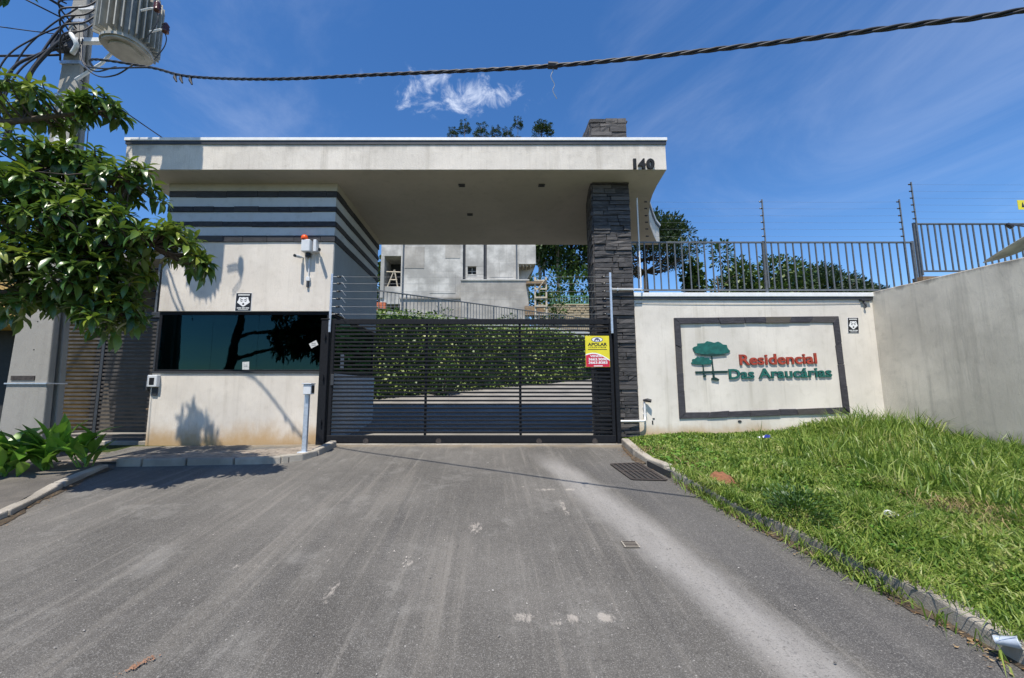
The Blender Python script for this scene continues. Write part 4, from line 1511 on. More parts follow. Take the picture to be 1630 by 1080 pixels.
# ---------------------------------------------------------------- neighbour's cement wall on the right
nw = MB()
tops_ = []
n = 26
for i in range(n + 1):
    t = i / n
    y = 7.598 - 6.6 * t
    x = 7.38 + 0.075 * (7.598 - y)
    z = 2.835 + 0.012 * mnoise.noise(Vector((0, y * 3, 1)))
    tops_.append((x, y, z))
for x, y, z in tops_:
    nw.v += [(x, y, -1.0), (x, y, z - 0.012), (x + 0.012, y, z), (x + 0.17, y, z + 0.004), (x + 0.18, y, z - 0.012), (x + 0.18, y, -1.0)]
for i in range(n):
    for k in range(5):
        a = i * 6 + k
        nw.f.append((a, a + 6, a + 7, a + 1))
nw.f.append((5, 4, 3, 2, 1, 0))
nw.f.append(tuple(n * 6 + k for k in range(6)))
tag(nw.obj('cement_wall', M['neigh_wall'], None, smooth='fix'), 'stained grey cement wall running towards the viewer on the right', 'wall')

# satellite dish behind that wall
ds = empty('satellite_dish', (7.9, 5.5, 2.83), 'pale satellite dish tilted above the cement wall at the right edge', 'satellite dish')
prof = [(0.02, 0.0)] + [(0.075 * k, 0.055 * (k / 7) ** 2 * 2.6) for k in range(1, 8)]
dm = MB()
N = 28
for r, z in prof:
    for k in range(N):
        a = 2 * math.pi * k / N
        dm.v.append((r * math.cos(a) * 1.0, r * math.sin(a), z))
for r, z in reversed(prof):
    for k in range(N):
        a = 2 * math.pi * k / N
        dm.v.append((r * math.cos(a), r * math.sin(a), z + 0.008))
tot = 2 * len(prof)
for i in range(tot - 1):
    for k in range(N):
        dm.f.append((i * N + k, i * N + (k + 1) % N, (i + 1) * N + (k + 1) % N, (i + 1) * N + k))
DM = Matrix.Translation((8.13, 5.75, 3.12)) @ Vector((-0.42, 0.35, 0.84)).to_track_quat('Z', 'Y').to_matrix().to_4x4()
dso = link('reflector', dm.mesh('reflector', M['dish'], True), ds, DM)
foc = DM @ Vector((0, 0, 0.45))
MB().tube([DM @ Vector((0.48, 0, 0.13)), foc], 0.012, 6).obj('feed_arm', M['dark_metal'], ds)
MB().tube([foc, DM @ Vector((0, 0, 0.36))], 0.03, 8).obj('receiver', M['black_plastic'], ds)
MB().tube([DM @ Vector((0, 0, -0.01)), (7.97, 5.7, 2.9), (7.97, 5.7, 2.2)], 0.025, 8).obj('mast', M['dark_metal'], ds)
yp = empty('warning_plate', (10.7, 7.69, 4.5), 'small yellow warning plate on the electric fence at the right edge', 'sign')
MB().box(10.62, 10.84, 7.685, 7.69, 4.55, 4.75).obj('board', M['sign_yellow'], yp)
MB().xprism([(10.69, 4.60), (10.75, 4.60), (10.715, 4.71)], 7.682, 7.6845).obj('symbol', M['sign_black'], yp)

# ================================================================== DRAIN, ROAD DETAILS, LITTER
dg = empty('drain_grate', (1.98, 5.75, -0.15), 'iron storm drain grate of parallel bars beside the kerb', 'drain grate')
pit = MB()
c = [(1.80, 6.08), (2.22, 6.14), (2.28, 5.35), (1.86, 5.38)]
def gl(u, v, dz=0.0):
    a = Vector(c[0]).lerp(Vector(c[1]), u)
    b = Vector(c[3]).lerp(Vector(c[2]), u)
    p_ = a.lerp(b, v)
    return (p_.x, p_.y, zroad(p_.y) + dz)


MB().add([gl(0, 0, .007), gl(1, 0, .007), gl(1, 1, .007), gl(0, 1, .007)], [(3, 2, 1, 0)]).obj('pit', M['dark_in'], dg)


def bar_between(p, q, w, h, name, parent, mat):
    p, q = Vector(p), Vector(q)
    d = (q - p).normalized()
    s = d.cross(Vector((0, 0, 1))).normalized() * w / 2
    u = Vector((0, 0, h))
    v = [p - s, p + s, q + s, q - s]
    return MB().add([*v, *[a + u for a in v]], [(0, 1, 2, 3), (7, 6, 5, 4), (0, 4, 5, 1), (1, 5, 6, 2), (2, 6, 7, 3), (3, 7, 4, 0)]).obj(name, mat, parent, smooth='fix')


for a, b in (((0, 0), (1, 0)), ((0, 1), (1, 1)), ((0, 0), (0, 1)), ((1, 0), (1, 1)), ((0, .5), (1, .5))):
    bar_between(gl(*a, .009), gl(*b, .009), 0.045, 0.008, 'rim', dg, M['rust'])
for k in range(1, 6):
    bar_between(gl(k / 6, 0.02, .0085), gl(k / 6, 0.98, .0085), 0.028, 0.012, 'bar', dg, M['rust'])
# inlet slot under the kerb stone by the grate
tag(MB().add([(2.283, 5.98, -0.115), (2.366, 5.42, -0.165), (2.366, 5.42, -0.09), (2.283, 5.98, -0.045)], [(3, 2, 1, 0)]).add([(2.295, 5.98, -0.115), (2.375, 5.42, -0.165), (2.375, 5.42, -0.09), (2.295, 5.98, -0.045)], [(0, 1, 2, 3)]).obj('inlet_slot', M['dark_in'], dg, smooth='fix'))

vc = empty('valve_cover', (1.21, 3.63, -0.34), 'small rectangular iron cover set in the dusty asphalt band', 'cover')
vb = []
for px, py in ((1.15, 3.58), (1.28, 3.58), (1.28, 3.69), (1.15, 3.69)):
    vb.append((px, py, zroad(py) + 0.011))
MB().add(vb, [(0, 1, 2, 3)]).obj('plate', M['kerb'], vc)
for k in range(4):
    y = 3.595 + 0.026 * k
    bar_between((1.16, y, zroad(y) + 0.0115), (1.27, y, zroad(y) + 0.0115), 0.012, 0.004, 'rib', vc, M['rust'])


def fleck(cx, cy, r, stretch, ang, rnd):
    n = 9
    P = []
    for k in range(n):
        a = 2 * math.pi * k / n
        rr = r * rnd.uniform(0.4, 1.2)
        x, y = rr * math.cos(a), rr * math.sin(a) * stretch
        P.append((cx + x * math.cos(ang) - y * math.sin(ang), cy + x * math.sin(ang) + y * math.cos(ang)))
    return P


rnd = random.Random(3)
sp = MB()


def flecks(cx, cy, sx, sy, n, rmin, rmax, m, stretch=1.2, ang=0.0):
    for k in range(int(n * 1.7)):
        P = fleck(rnd.gauss(cx, sx), rnd.gauss(cy, sy), rmin * .6 + (rmax - rmin) * .6 * rnd.random() ** 2, stretch * rnd.uniform(.6, 1.4), ang + rnd.uniform(-.3, .3), rnd)
        m.add([(x, y, zroad(y) + 0.0105) for x, y in P], [tuple(range(len(P)))])


flecks(0.5, 2.69, 0.2, 0.05, 24, 0.002, 0.008, sp, 1.4)
flecks(0.75, 4.9, 0.2, 0.25, 24, 0.003, 0.010, sp, 1.4)
flecks(-1.25, 3.85, 0.5, 0.4, 18, 0.003, 0.012, sp, 1.8)
flecks(-0.65, 3.35, 0.02, 0.04, 8, 0.004, 0.012, sp, 2.0)
flecks(0.4, 3.6, 1.6, 0.9, 90, 0.002, 0.008, sp, 1.3)
tag(sp.obj('plaster_splashes', M['splash'], None), 'dried pale plaster splashes scattered on the asphalt', 'plaster splashes', kind='stuff')
bd = MB()
for k in range(90):
    t = rnd.gauss(0, 1)
    P = fleck(-1.85 + 0.02 * t + rnd.gauss(0, .012), 2.31 + 0.03 * t + rnd.gauss(0, .012), rnd.uniform(.002, .006), 1.5, 0.6, rnd)
    bd.add([(x, y, zroad(y) + 0.0105 + rnd.uniform(0, .002)) for x, y in P], [tuple(range(len(P)))])
tag(bd.obj('brick_dust', M['brick_dust'], None), 'orange brick dust smear on the near left asphalt', 'brick dust', kind='stuff')
# loose grit and leaf litter
pb = MB()
for k in range(300):
    y = rnd.uniform(1.8, 7.2)
    x = rnd.uniform(interp(LK, min(y, 5.8)) + .2 if y < 5.8 else -2.5, interp(RK, y) - 0.05)
    r = .002 + .006 * rnd.random() ** 2
    z = zroad(y) + 0.008
    P = fleck(x, y, r, 1.2, rnd.uniform(0, 3), rnd)
    n_ = len(P)
    pb.add([(a, b, z) for a, b in P] + [(x + (a - x) * .6, y + (b - y) * .6, z + r * .7) for a, b in P],
           [tuple(range(n_, 2 * n_))] + [(i, (i + 1) % n_, n_ + (i + 1) % n_, n_ + i) for i in range(n_)])
tag(pb.obj('road_grit', M['pebble'], None), 'loose grit and pebbles scattered over the driveway', 'grit', kind='stuff')


def litter(name, spots, mat, label):
    V, F = [], []
    for (x, y, z, s) in spots:
        a = rnd.uniform(0, 6.28)
        tx, ty = rnd.uniform(-.5, .5), rnd.uniform(-.5, .5)
        P = [(-s, 0), (-.3 * s, -.4 * s), (s, 0), (-.2 * s, .42 * s)]
        b = len(V)
        for px, py in P:
            qx, qy = px * math.cos(a) - py * math.sin(a), px * math.sin(a) + py * math.cos(a)
            V.append((x + qx, y + qy, z + abs(tx * px + ty * py) + 0.002))
        F += [(b, b + 1, b + 2), (b, b + 2, b + 3)]
    return tag(link(name, raw_mesh(name, V, F, mat)), label, 'leaf litter', kind='stuff')


spots = []
for k in range(420):
    y = rnd.choice([rnd.uniform(1.8, 7.2), rnd.gauss(4.2, .5), rnd.gauss(6.6, .35), rnd.gauss(2.4, .25)])
    x = interp(RK, y) - abs(rnd.gauss(0, 0.07)) - 0.005
    spots.append((x, y, zroad(y) + .009, rnd.uniform(.006, .018)))
for k in range(90):
    y = rnd.uniform(3.4, 5.8)
    spots.append((interp(LK, y) + abs(rnd.gauss(0, .08)), y, zroad(y) + .009, rnd.uniform(.006, .016)))
litter('leaf_litter', spots, M['litter_leaf'], 'brown fallen leaves gathered along both kerbs')

# red soil mound by the kerb
mo = MB()
N = 22
for i in range(9):
    r = 0.17 * i / 8
    for k in range(N):
        a = 2 * math.pi * k / N
        x, y = 2.70 + r * 1.25 * math.cos(a), 4.86 + r * 0.95 * math.sin(a)
        h = 0.17 * (1 - (i / 8) ** 2.2) + 0.02 * mnoise.noise(Vector((x * 22, y * 22, 0)))
        mo.v.append((x, y, zverge(x, y) + h - 0.01))
for i in range(8):
    for k in range(N):
        mo.f.append((i * N + k, (i + 1) * N + k, (i + 1) * N + (k + 1) % N, i * N + (k + 1) % N))
tag(mo.obj('ant_mound', M['soil_red'], None, True), 'low red earth ant mound in the grass behind the kerb', 'mound')


def crumple(name, x, y, z, w, d, h, mat, label, seed, parent_mats=None):
    r_ = random.Random(seed)
    m = MB()
    n_ = 7
    for j in range(n_):
        for i in range(n_):
            m.v.append((x + w * (i / (n_ - 1) - .5) + r_.uniform(-.008, .008), y + d * (j / (n_ - 1) - .5) + r_.uniform(-.008, .008), z + h * (0.3 + r_.random() * .7)))
    for j in range(n_ - 1):
        for i in range(n_ - 1):
            a = j * n_ + i
            m.f.append((a, a + 1, a + n_ + 1, a + n_))
    o = empty(name, (x, y, z), label, 'litter')
    ob = m.obj('sheet', mat, o)
    ob.modifiers.new('thick', 'SOLIDIFY').thickness = 0.002
    return o


pk = crumple('snack_packet', 4.49, 6.70, zverge(4.49, 6.7) + 0.09, 0.17, 0.12, 0.06, M['sign_white'], 'crushed blue and white packet lying on grass before the sign wall', 4)
MB().xprism([(4.44, zverge(4.49, 6.7) + .125), (4.53, zverge(4.49, 6.7) + .125), (4.55, zverge(4.49, 6.7) + .165), (4.47, zverge(4.49, 6.7) + .175)], 6.635, 6.64).obj('print', M['packet_blue'], pk)
crumple('white_wrapper', 3.42, 3.60, zverge(3.42, 3.6) + 0.10, 0.12, 0.10, 0.07, M['sign_white'], 'crumpled white wrapper caught in the middle of the grass', 9)
cu = empty('plastic_cup', (2.72, 2.30, zroad(2.3)), 'squashed translucent plastic cup in the gutter at the lower right', 'cup')
cm = MB()
CM = Matrix.Translation((2.74, 2.36, zroad(2.36) + 0.10)) @ Euler((R(75), R(20), R(35))).to_matrix().to_4x4()
for r, z in [(0.028, 0.0), (0.031, 0.03), (0.035, 0.06), (0.04, 0.085), (0.042, 0.09), (0.038, 0.088), (0.032, 0.06), (0.027, 0.004)]:
    for k in range(16):
        a = 2 * math.pi * k / 16
        cm.v.append(tuple(CM @ Vector((r * math.cos(a), r * math.sin(a) * 0.75, z))))
for i in range(7):
    for k in range(16):
        cm.f.append((i * 16 + k, i * 16 + (k + 1) % 16, (i + 1) * 16 + (k + 1) % 16, (i + 1) * 16 + k))
cm.f.append(tuple(range(16)))
cm.obj('cup_wall', M['clear_cup'], cu, True)
crumple('torn_paper', 2.83, 2.22, zroad(2.2) + 0.11, 0.09, 0.07, 0.03, M['paper'], 'torn scrap of white paper beside the plastic cup', 12)


# ================================================================== LEFT SIDE: slatted gate, passage, neighbour
YQ = 7.78
sgx = empty('pedestrian_gate', (-7.0, YQ, -0.05), 'brown slatted pedestrian gate between gatehouse and utility pole', 'gate')
m = MB()
m.box(-7.50, -7.44, YQ - 0.03, YQ + 0.03, -0.08, 2.35)
m.box(-6.47, -6.41, YQ - 0.03, YQ + 0.03, -0.08, 2.35)
m.box(-7.439, -6.471, YQ - 0.025, YQ + 0.025, 2.29, 2.35)
m.box(-7.439, -6.471, YQ - 0.025, YQ + 0.025, 0.0, 0.06)
m.obj('frame', M['dark_metal'], sgx, bevel=0.004)
s2 = MB().box(-0.482, 0.482, -0.008, 0.008, -0.02, 0.02).mesh('slat', M['slat_brown'], bevel=0.003)
for k in range(29):
    link('slat', s2, sgx, Matrix.Translation((-6.955, YQ - 0.012, 0.11 + 0.0765 * k)) @ Euler((random.uniform(-.05, .05), 0, 0)).to_matrix().to_4x4())
MB().box(-6.58, -6.50, YQ - 0.07, YQ - 0.031, 0.95, 1.12).obj('lock', M['dark_metal'], sgx, bevel=0.004)
sp2 = empty('slatted_panel', (-7.9, YQ, -0.05), 'fixed brown slatted panel directly behind the utility pole', 'fence')
MB().box(-8.36, -8.30, YQ - 0.03, YQ + 0.03, -0.08, 2.35).obj('post', M['dark_metal'], sp2)
s3 = MB().box(-0.39, 0.39, -0.008, 0.008, -0.02, 0.02).mesh('slat', M['slat_brown'], bevel=0.003)
for k in range(29):
    link('slat', s3, sp2, Matrix.Translation((-7.905, YQ - 0.012, 0.11 + 0.0765 * k)))
lt = empty('slat_lintel', (-7.2, YQ, 2.4), 'brown beam with electric fence insulators over the pedestrian gate', 'beam')
MB().box(-8.4, -6.36, YQ - 0.06, YQ + 0.06, 2.36, 2.47).obj('beam', M['dark_metal'], lt, bevel=0.006)
MB().box(-6.56, -6.52, YQ - 0.02, YQ + 0.02, 2.47, 3.45).obj('post', M['fence_steel'], lt)
for k in range(6):
    insulator(-6.62, YQ, 2.6 + 0.15 * k, lt, 1.2)
    MB().tube([(-6.62, YQ, 2.6 + 0.15 * k), (-8.4, YQ, 2.6 + 0.15 * k)], 0.0025, 4).obj('wire', M['wire'], lt)
wpl = empty('warning_plate', (-7.05, YQ, 2.8), 'small yellow warning plate on wires above the pedestrian gate', 'sign')
MB().box(-7.14, -6.95, YQ - 0.02, YQ - 0.015, 2.70, 2.89).obj('board', M['sign_yellow'], wpl)
MB().xprism([(-7.06, 2.73), (-7.03, 2.79), (-7.01, 2.79), (-7.04, 2.86), (-7.08, 2.79), (-7.05, 2.79)], YQ - 0.023, YQ - 0.0205).obj('symbol', M['sign_black'], wpl)
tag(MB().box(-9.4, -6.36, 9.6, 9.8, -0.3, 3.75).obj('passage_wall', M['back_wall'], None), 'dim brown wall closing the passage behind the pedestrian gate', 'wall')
tag(MB().box(-9.4, -6.36, 7.9, 9.6, 3.6, 3.74).obj('added_shade_roof', M['house_cement2'], None), 'added flat slab roof shading the passage left of the gatehouse', 'roof')  # slab added to keep the sun off the passage and its wall
tag(MB().lathe([(0.10, 0), (0.13, 0.05), (0.16, 0.2), (0.17, 0.22), (0.155, 0.22), (0.14, 0.16)], (-6.75, 8.5, -0.03), 14).obj('flower_pot', M['brick'], None, True), 'terracotta pot behind the slats of the pedestrian gate', 'pot')
tb = empty('garden_table', (-7.1, 8.7, 0), 'low dark table in the passage behind the pedestrian gate', 'table')
MB().box(-7.45, -6.75, 8.85, 9.25, 0.52, 0.56).obj('tabletop', M['wood'], tb, bevel=0.004)
for x in (-7.4, -6.83):
    for y in (8.88, 9.18):
        MB().box(x, x + .04, y, y + .04, -0.05, 0.519).obj('leg', M['wood'], tb)

nh = empty('neighbour_house', (-11.5, 10, 0), 'ochre yellow neighbour house at the far left behind the pole', 'house')
MB().box(-16, -9.45, 8.6, 14, 2.35, 3.75).obj('wall', M['yellow_wall'], nh, bevel=0.01)
MB().box(-9.8, -9.45, 8.6, 14, -0.3, 2.349).obj('wall', M['yellow_wall'], nh)
MB().box(-16, -9.801, 9.4, 14, -0.3, 2.349).obj('garage_recess', M['dark_in'], nh)
MB().box(-16.2, -9.3, 8.4, 14.2, 3.751, 3.87).obj('roof', M['house_cement2'], nh, bevel=0.01)

# ================================================================== UTILITY POLE
PXC, PY0 = -7.22, 6.32
up_ = empty('utility_pole', (PXC, PY0 + 0.15, 0), 'tapered double-T concrete utility pole at the left behind the tree', 'utility pole')


def wd(z):
    return max(0.70 - 0.058 * z, 0.16)


def dp_(z):
    return max(0.30 - 0.018 * z, 0.12)


def tap(name, xa, xb, ya, yb, mat, parent, z0=-0.3, z1=9.4):
    """xa,xb as fraction of half width, ya,yb as fraction of depth"""
    vs = []
    for z in (z0, z1):
        w, d = wd(z) / 2, dp_(z)
        vs += [(PXC + xa * w, PY0 + ya * d, z), (PXC + xb * w, PY0 + ya * d, z), (PXC + xb * w, PY0 + yb * d, z), (PXC + xa * w, PY0 + yb * d, z)]
    return MB().add(vs, [(0, 3, 2, 1), (4, 5, 6, 7), (0, 1, 5, 4), (1, 2, 6, 5), (2, 3, 7, 6), (3, 0, 4, 7)]).obj(name, mat, parent, bevel=0.018, seg=2)


tap('front_flange', -1, 1, 0, 0.38, M['concrete'], up_)
tap('web', -0.55, 0.80, 0.381, 0.62, M['concrete'], up_)
tap('rear_flange', -1, 1, 0.621, 1.0, M['concrete'], up_)


def strap(z, h, parent, mat, pad=0.012):
    w, d = wd(z) / 2 + pad, dp_(z)
    m = MB()
    m.box(PXC - w, PXC + w, PY0 - pad - 0.01, PY0 - 0.001, z, z + h)
    m.box(PXC + w - 0.01, PXC + w + 0.004, PY0 - 0.001, PY0 + d + pad, z, z + h)
    m.box(PXC - w - 0.004, PXC - w + 0.01, PY0 - 0.001, PY0 + d + pad, z, z + h)
    return m.obj('strap', mat, parent)


strap(1.06, 0.02, up_, M['galv'])
MB().box(PXC - 0.25, PXC + 0.12, PY0 - 0.012, PY0 - 0.001, 1.12, 1.19).obj('moss_band', M['rust'], up_)
strap(6.55, 0.06, up_, M['galv'])
strap(5.95, 0.05, up_, M['galv'])
strap(7.35, 0.06, up_, M['galv'])
# step holes up the pole
for k in range(16):
    z = 1.6 + 0.45 * k
    MB().xprism(ell(PXC + 0.04, z, 0.012, 0.012, 8), PY0 - 0.001, PY0 + 0.001).obj('bolt_hole', M['dark_in'], up_)
MB().tube([(PXC - wd(3) / 2 - 0.05, PY0 + 0.12, -0.2), (PXC - wd(6) / 2 - 0.08, PY0 + 0.12, 6.0)], 0.045, 8).obj('cable_duct', M['cable_grey'], up_, True)
MB().box(PXC - 0.10, PXC + 0.06, PY0 - 0.012, PY0 - 0.001, 5.0, 5.22).obj('number_plate', M['white_plastic'], up_)
MB().box(-7.9, -6.4, PY0 - 0.14, PY0 - 0.02, 8.3, 8.42).obj('crossarm', M['wood'], up_, bevel=0.008)

# transformer
tf = empty('pole_transformer', (-6.2, 6.1, 6.7), 'grey ribbed pole transformer hung high on the right of the pole', 'transformer')
TX, TY, TW, TD, TZ0, TZ1 = -6.10, 6.14, 0.30, 0.31, 6.62, 7.75


def rrect(cx, cy, a, b, r, n=6):
    P = []
    for sx_, sy_, a0 in ((1, 1, 0), (-1, 1, 90), (-1, -1, 180), (1, -1, 270)):
        for k in range(n + 1):
            t = R(a0 + 90 * k / n)
            P.append((cx + sx_ * (a - r) + r * math.cos(t), cy + sy_ * (b - r) + r * math.sin(t)))
    return P


tank = MB().prism(rrect(TX, TY, TW, TD, 0.27), TZ0, TZ1).obj('tank', M['tank'], tf)
MB().prism(rrect(TX, TY, TW + 0.04, TD + 0.04, 0.30), TZ1 + 0.001, TZ1 + 0.04).obj('lid', M['tank'], tf, bevel=0.008)
MB().prism(rrect(TX, TY, TW + 0.025, TD + 0.025, 0.29), TZ0 + 0.03, TZ0 + 0.075).obj('base_band', M['tank'], tf)
MB().prism(rrect(TX, TY, TW - 0.10, TD - 0.08, 0.18), TZ0 - 0.03, TZ0 - 0.001).obj('base_dish', M['tank'], tf)
# cooling fins round the street side and the right side
Pf = rrect(TX, TY, TW, TD, 0.27, 6)
per = []
for a, b in zip(Pf, Pf[1:] + Pf[:1]):
    L = (Vector(b) - Vector(a)).length
    nn = max(1, int(L / 0.03))
    for k in range(nn):
        per.append((Vector(a).lerp(Vector(b), k / nn)))
acc = 0
last = None
for q in per:
    if last is None or (q - last).length > 0.062:
        last = q
        nrm = Vector((q.x - TX, q.y - TY))
        if nrm.x < -0.2 and nrm.y > -0.15:
            continue
        nx_ = Vector(((nrm.x) / TW ** 2 * 0.1, (nrm.y) / TD ** 2 * 0.1)).normalized()
        tn = Vector((-nx_.y, nx_.x)) * 0.008
        o_ = q + nx_ * 0.11
        i_ = q - nx_ * 0.01
        vs = [i_ - tn, i_ + tn, o_ + tn, o_ - tn]
        MB().prism([(v.x, v.y) for v in reversed(vs)][::-1], TZ0 + 0.12, TZ1 - 0.1).obj('fin', M['tank'], tank, smooth='fix')
for x, dx in ((-0.18, 0), (0.05, 0), (0.26, 0)):
    MB().lathe([(0.035, 0), (0.055, 0.04), (0.03, 0.07), (0.055, 0.11), (0.03, 0.14), (0.05, 0.18), (0.02, 0.25)], (TX + x, TY, TZ1 + 0.04), 10).obj('bushing', M['porcelain'], tf, True)
for zb_ in (6.80, 7.4):
    MB().box(-7.0, TX - TW + 0.03, TY - 0.02, TY + 0.06, zb_, zb_ + .08).obj('bracket', M['white_metal'], tf, bevel=0.006)
MB().tube(spline([(-6.98, TY - 0.1, 6.88), (-6.85, TY - 0.18, 6.75), (-6.78, TY - 0.16, 6.6), (-6.9, TY - 0.1, 6.5)], 5), 0.035, 8).obj('hanger', M['white_metal'], tf, True)
MB().tube([(-6.95, TY + .05, 6.15), (-6.6, TY + .1, 6.5), (-6.45, TY + .1, 6.7)], 0.025, 6).obj('brace', M['white_metal'], tf)

# surge arresters hanging right of the transformer
def arrester(x, y, z, label):
    o = empty('surge_arrester', (x, y, z), label, 'arrester', 'surge arresters by the transformer')
    MB().lathe([(0.02, -0.09), (0.05, -0.07), (0.05, -0.04), (0.04, -0.03), (0.055, 0.0), (0.04, 0.02), (0.052, 0.05), (0.04, 0.07), (0.02, 0.10)], (x, y, z), 12).obj('body', M['porcelain'], o, True)
    MB().tube([(x - 0.26, y, z - 0.06), (x - 0.10, y, z - 0.02), (x, y, z - 0.04)], 0.016, 6).obj('arm', M['white_metal'], o)
    MB().tube(spline([(x, y, z - 0.09), (x + 0.03, y, z - 0.2), (x + 0.0, y, z - 0.35), (x - 0.12, y, z - 0.55)], 5), 0.008, 5).obj('lead', M['cable'], o)
    return o


arrester(-5.40, 5.85, 7.16, 'upper brown surge arrester right of the transformer')
arrester(-5.36, 6.0, 6.92, 'lower brown surge arrester right of the transformer')
MB_c = M['cable']


def cable(pts, r, label, mat=None, group=None, cat='cable', name='cable'):
    return tag(MB().tube(pts, r, 6).obj(name, mat or MB_c, None, True), label, cat, group)


# twisted service bundle crossing above the drive: three strands round a messenger
path = spline([(-6.75, 6.25, 6.42), (-6.21, 5.75, 6.134), (-5.075, 5.5, 5.776), (-4.251, 5.2, 5.379), (-2.785, 4.6, 4.835), (-1.248, 4.05, 4.43), (0.59, 3.37, 3.945), (2.078, 2.85, 3.669), (3.007, 2.5, 3.505), (3.425, 2.3, 3.40), (5.0, 1.6, 3.15), (8.0, 0.2, 2.9)], 26)
tw = empty('twisted_cable', (-6.2, 5.75, 6.1), 'thick black twisted cable bundle sagging across the sky above the gate', 'cable')
acc = 0.0
strands = [[], [], []]
for i, q in enumerate(path):
    if i:
        acc += (q - path[i - 1]).length
    d = (path[min(i + 1, len(path) - 1)] - path[max(i - 1, 0)]).normalized()
    sx_ = d.cross(Vector((0, 0, 1))).normalized()
    uy = sx_.cross(d)
    for s in range(3):
        a = acc * 2 * math.pi / 0.42 + s * 2.094
        strands[s].append(q + (sx_ * math.cos(a) + uy * math.sin(a)) * 0.0105)
for s in strands:
    MB().tube(s, 0.0098, 6).obj('strand', M['cable'], tw, True)
sk = path[int(len(path) * 0.545)]
best = min(path, key=lambda q: abs(q.x - 0.58))
MB().tube(spline([best + Vector((0, 0, 0.03)), best + Vector((0.0, 0, -0.05)), best + Vector((-0.02, 0, -0.11)), best + Vector((0.012, 0, -0.19)), best + Vector((-0.005, 0, -0.25)), best + Vector((0.03, 0.0, -0.33))], 6), 0.004, 5).obj('loose_tie', M['wire'], tw)
MB().tube([best + Vector((-0.045, 0, 0.005)), best + Vector((0.045, 0, 0.0))], 0.03, 8).obj('clamp', M['cable'], tw)
near_ = [min(path, key=lambda q: abs(q.x + k)) for k in (4.55, 4.4, 4.22)]
for q in near_:
    MB().tube([q, q + Vector((0.0, -0.0, -0.06)), q + Vector((0.03, 0.0, -0.12))], [0.016, 0.022, 0.012], 6).obj('tap_connector', M['cable'], tw)

# loops and runs of cable about the pole
cg = 'cables at the utility pole'
for k, (pts, r) in enumerate([
    (spline([(-6.95, 6.2, 6.9), (-6.6, 5.95, 6.25), (-6.1, 5.75, 5.98), (-5.6, 5.6, 5.86), (-5.1, 5.5, 5.78)], 8), 0.012),
    (spline([(-6.95, 6.2, 7.1), (-6.62, 5.95, 6.3), (-6.2, 5.8, 5.9), (-5.8, 5.7, 5.82), (-5.4, 5.55, 5.86)], 8), 0.01),
    (spline([(-7.05, 6.2, 7.25), (-6.72, 6.0, 6.45), (-6.3, 5.85, 6.02), (-5.75, 5.65, 5.92)], 8), 0.01)]):
    cable(pts, r, ['lowest cable loop under the transformer', 'middle cable loop under the transformer', 'upper cable loop under the transformer'][k], None, cg)
cable(sag((-6.95, 6.25, 6.2), (-5.9, 8.2, 5.62), 0.03), 0.010, 'thin black service wire from the pole down to the canopy roof', None, cg)
cable(spline([(-6.82, 6.34, 5.9), (-6.78, 6.34, 5.0), (-6.74, 6.34, 4.0), (-6.70, 6.34, 2.5)], 6), 0.007, 'thin wire dropping down the right face of the pole', None, cg)
# bundle leaving to the upper left, seen against the sky
lb = ['first', 'second', 'third', 'fourth', 'fifth', 'sixth', 'seventh', 'eighth']
ends = [(-7.78, 5.95, 6.05), (-7.66, 5.92, 5.92), (-7.55, 6.0, 5.95), (-7.85, 5.9, 6.2), (-7.5, 6.02, 6.1), (-7.72, 5.98, 6.3)]
for k, e in enumerate(ends):
    a = (-7.12 + 0.05 * (k % 3), 6.16, 6.75 + 0.15 * k)
    mid = ((a[0] + e[0]) / 2 - 0.06, (a[1] + e[1]) / 2, (a[2] + e[2]) / 2 + 0.08)
    cable(spline([a, mid, e, (e[0] - 0.16, e[1] - 0.05, e[2] - 1.2)], 8), [0.022, 0.014, 0.03, 0.012, 0.018, 0.012][k], lb[k] + ' cable curving down left of the pole head', None, 'drop cables left of the pole')
runs = [((-7.3, 6.2, 6.62), (-14, 5.2, 6.2), 0.018), ((-7.3, 6.2, 7.0), (-14, 5.0, 7.6), 0.008), ((-7.3, 6.2, 7.6), (-13, 3.0, 9.2), 0.012), ((-7.3, 6.2, 7.5), (-12, 2.2, 9.6), 0.02), ((-7.3, 6.2, 7.3), (-12, 2.6, 9.0), 0.012)]
for k, (a, b, r) in enumerate(runs):
    cable(sag(a, b, 0.18), r, ['slack black cable', 'thin upper wire', 'steep street cable', 'thick street cable', 'lower street cable'][k] + ' running off to the left of the pole', None, 'street cables to the left')
for k in range(5):
    MB_ = spline([(-7.25 + 0.05 * k, 6.18, 6.5 + 0.15 * k), (-7.0, 5.95 - 0.03 * k, 6.75 + 0.12 * k), (-6.75, 6.05, 6.95 + 0.15 * k), (-6.6, 6.2, 7.4 + 0.15 * k)], 7)
    cable(MB_, 0.014, lb[k] + ' jumper loop across the face of the pole head', None, 'jumper loops on the pole head')
bx_ = empty('splice_box', (-7.25, 6.2, 6.7), 'dark cable splice closure strapped on the pole head', 'splice box')
MB().box(-7.42, -7.12, 6.13, 6.30, 6.72, 6.95).obj('box', M['dark_metal'], bx_, bevel=0.02)


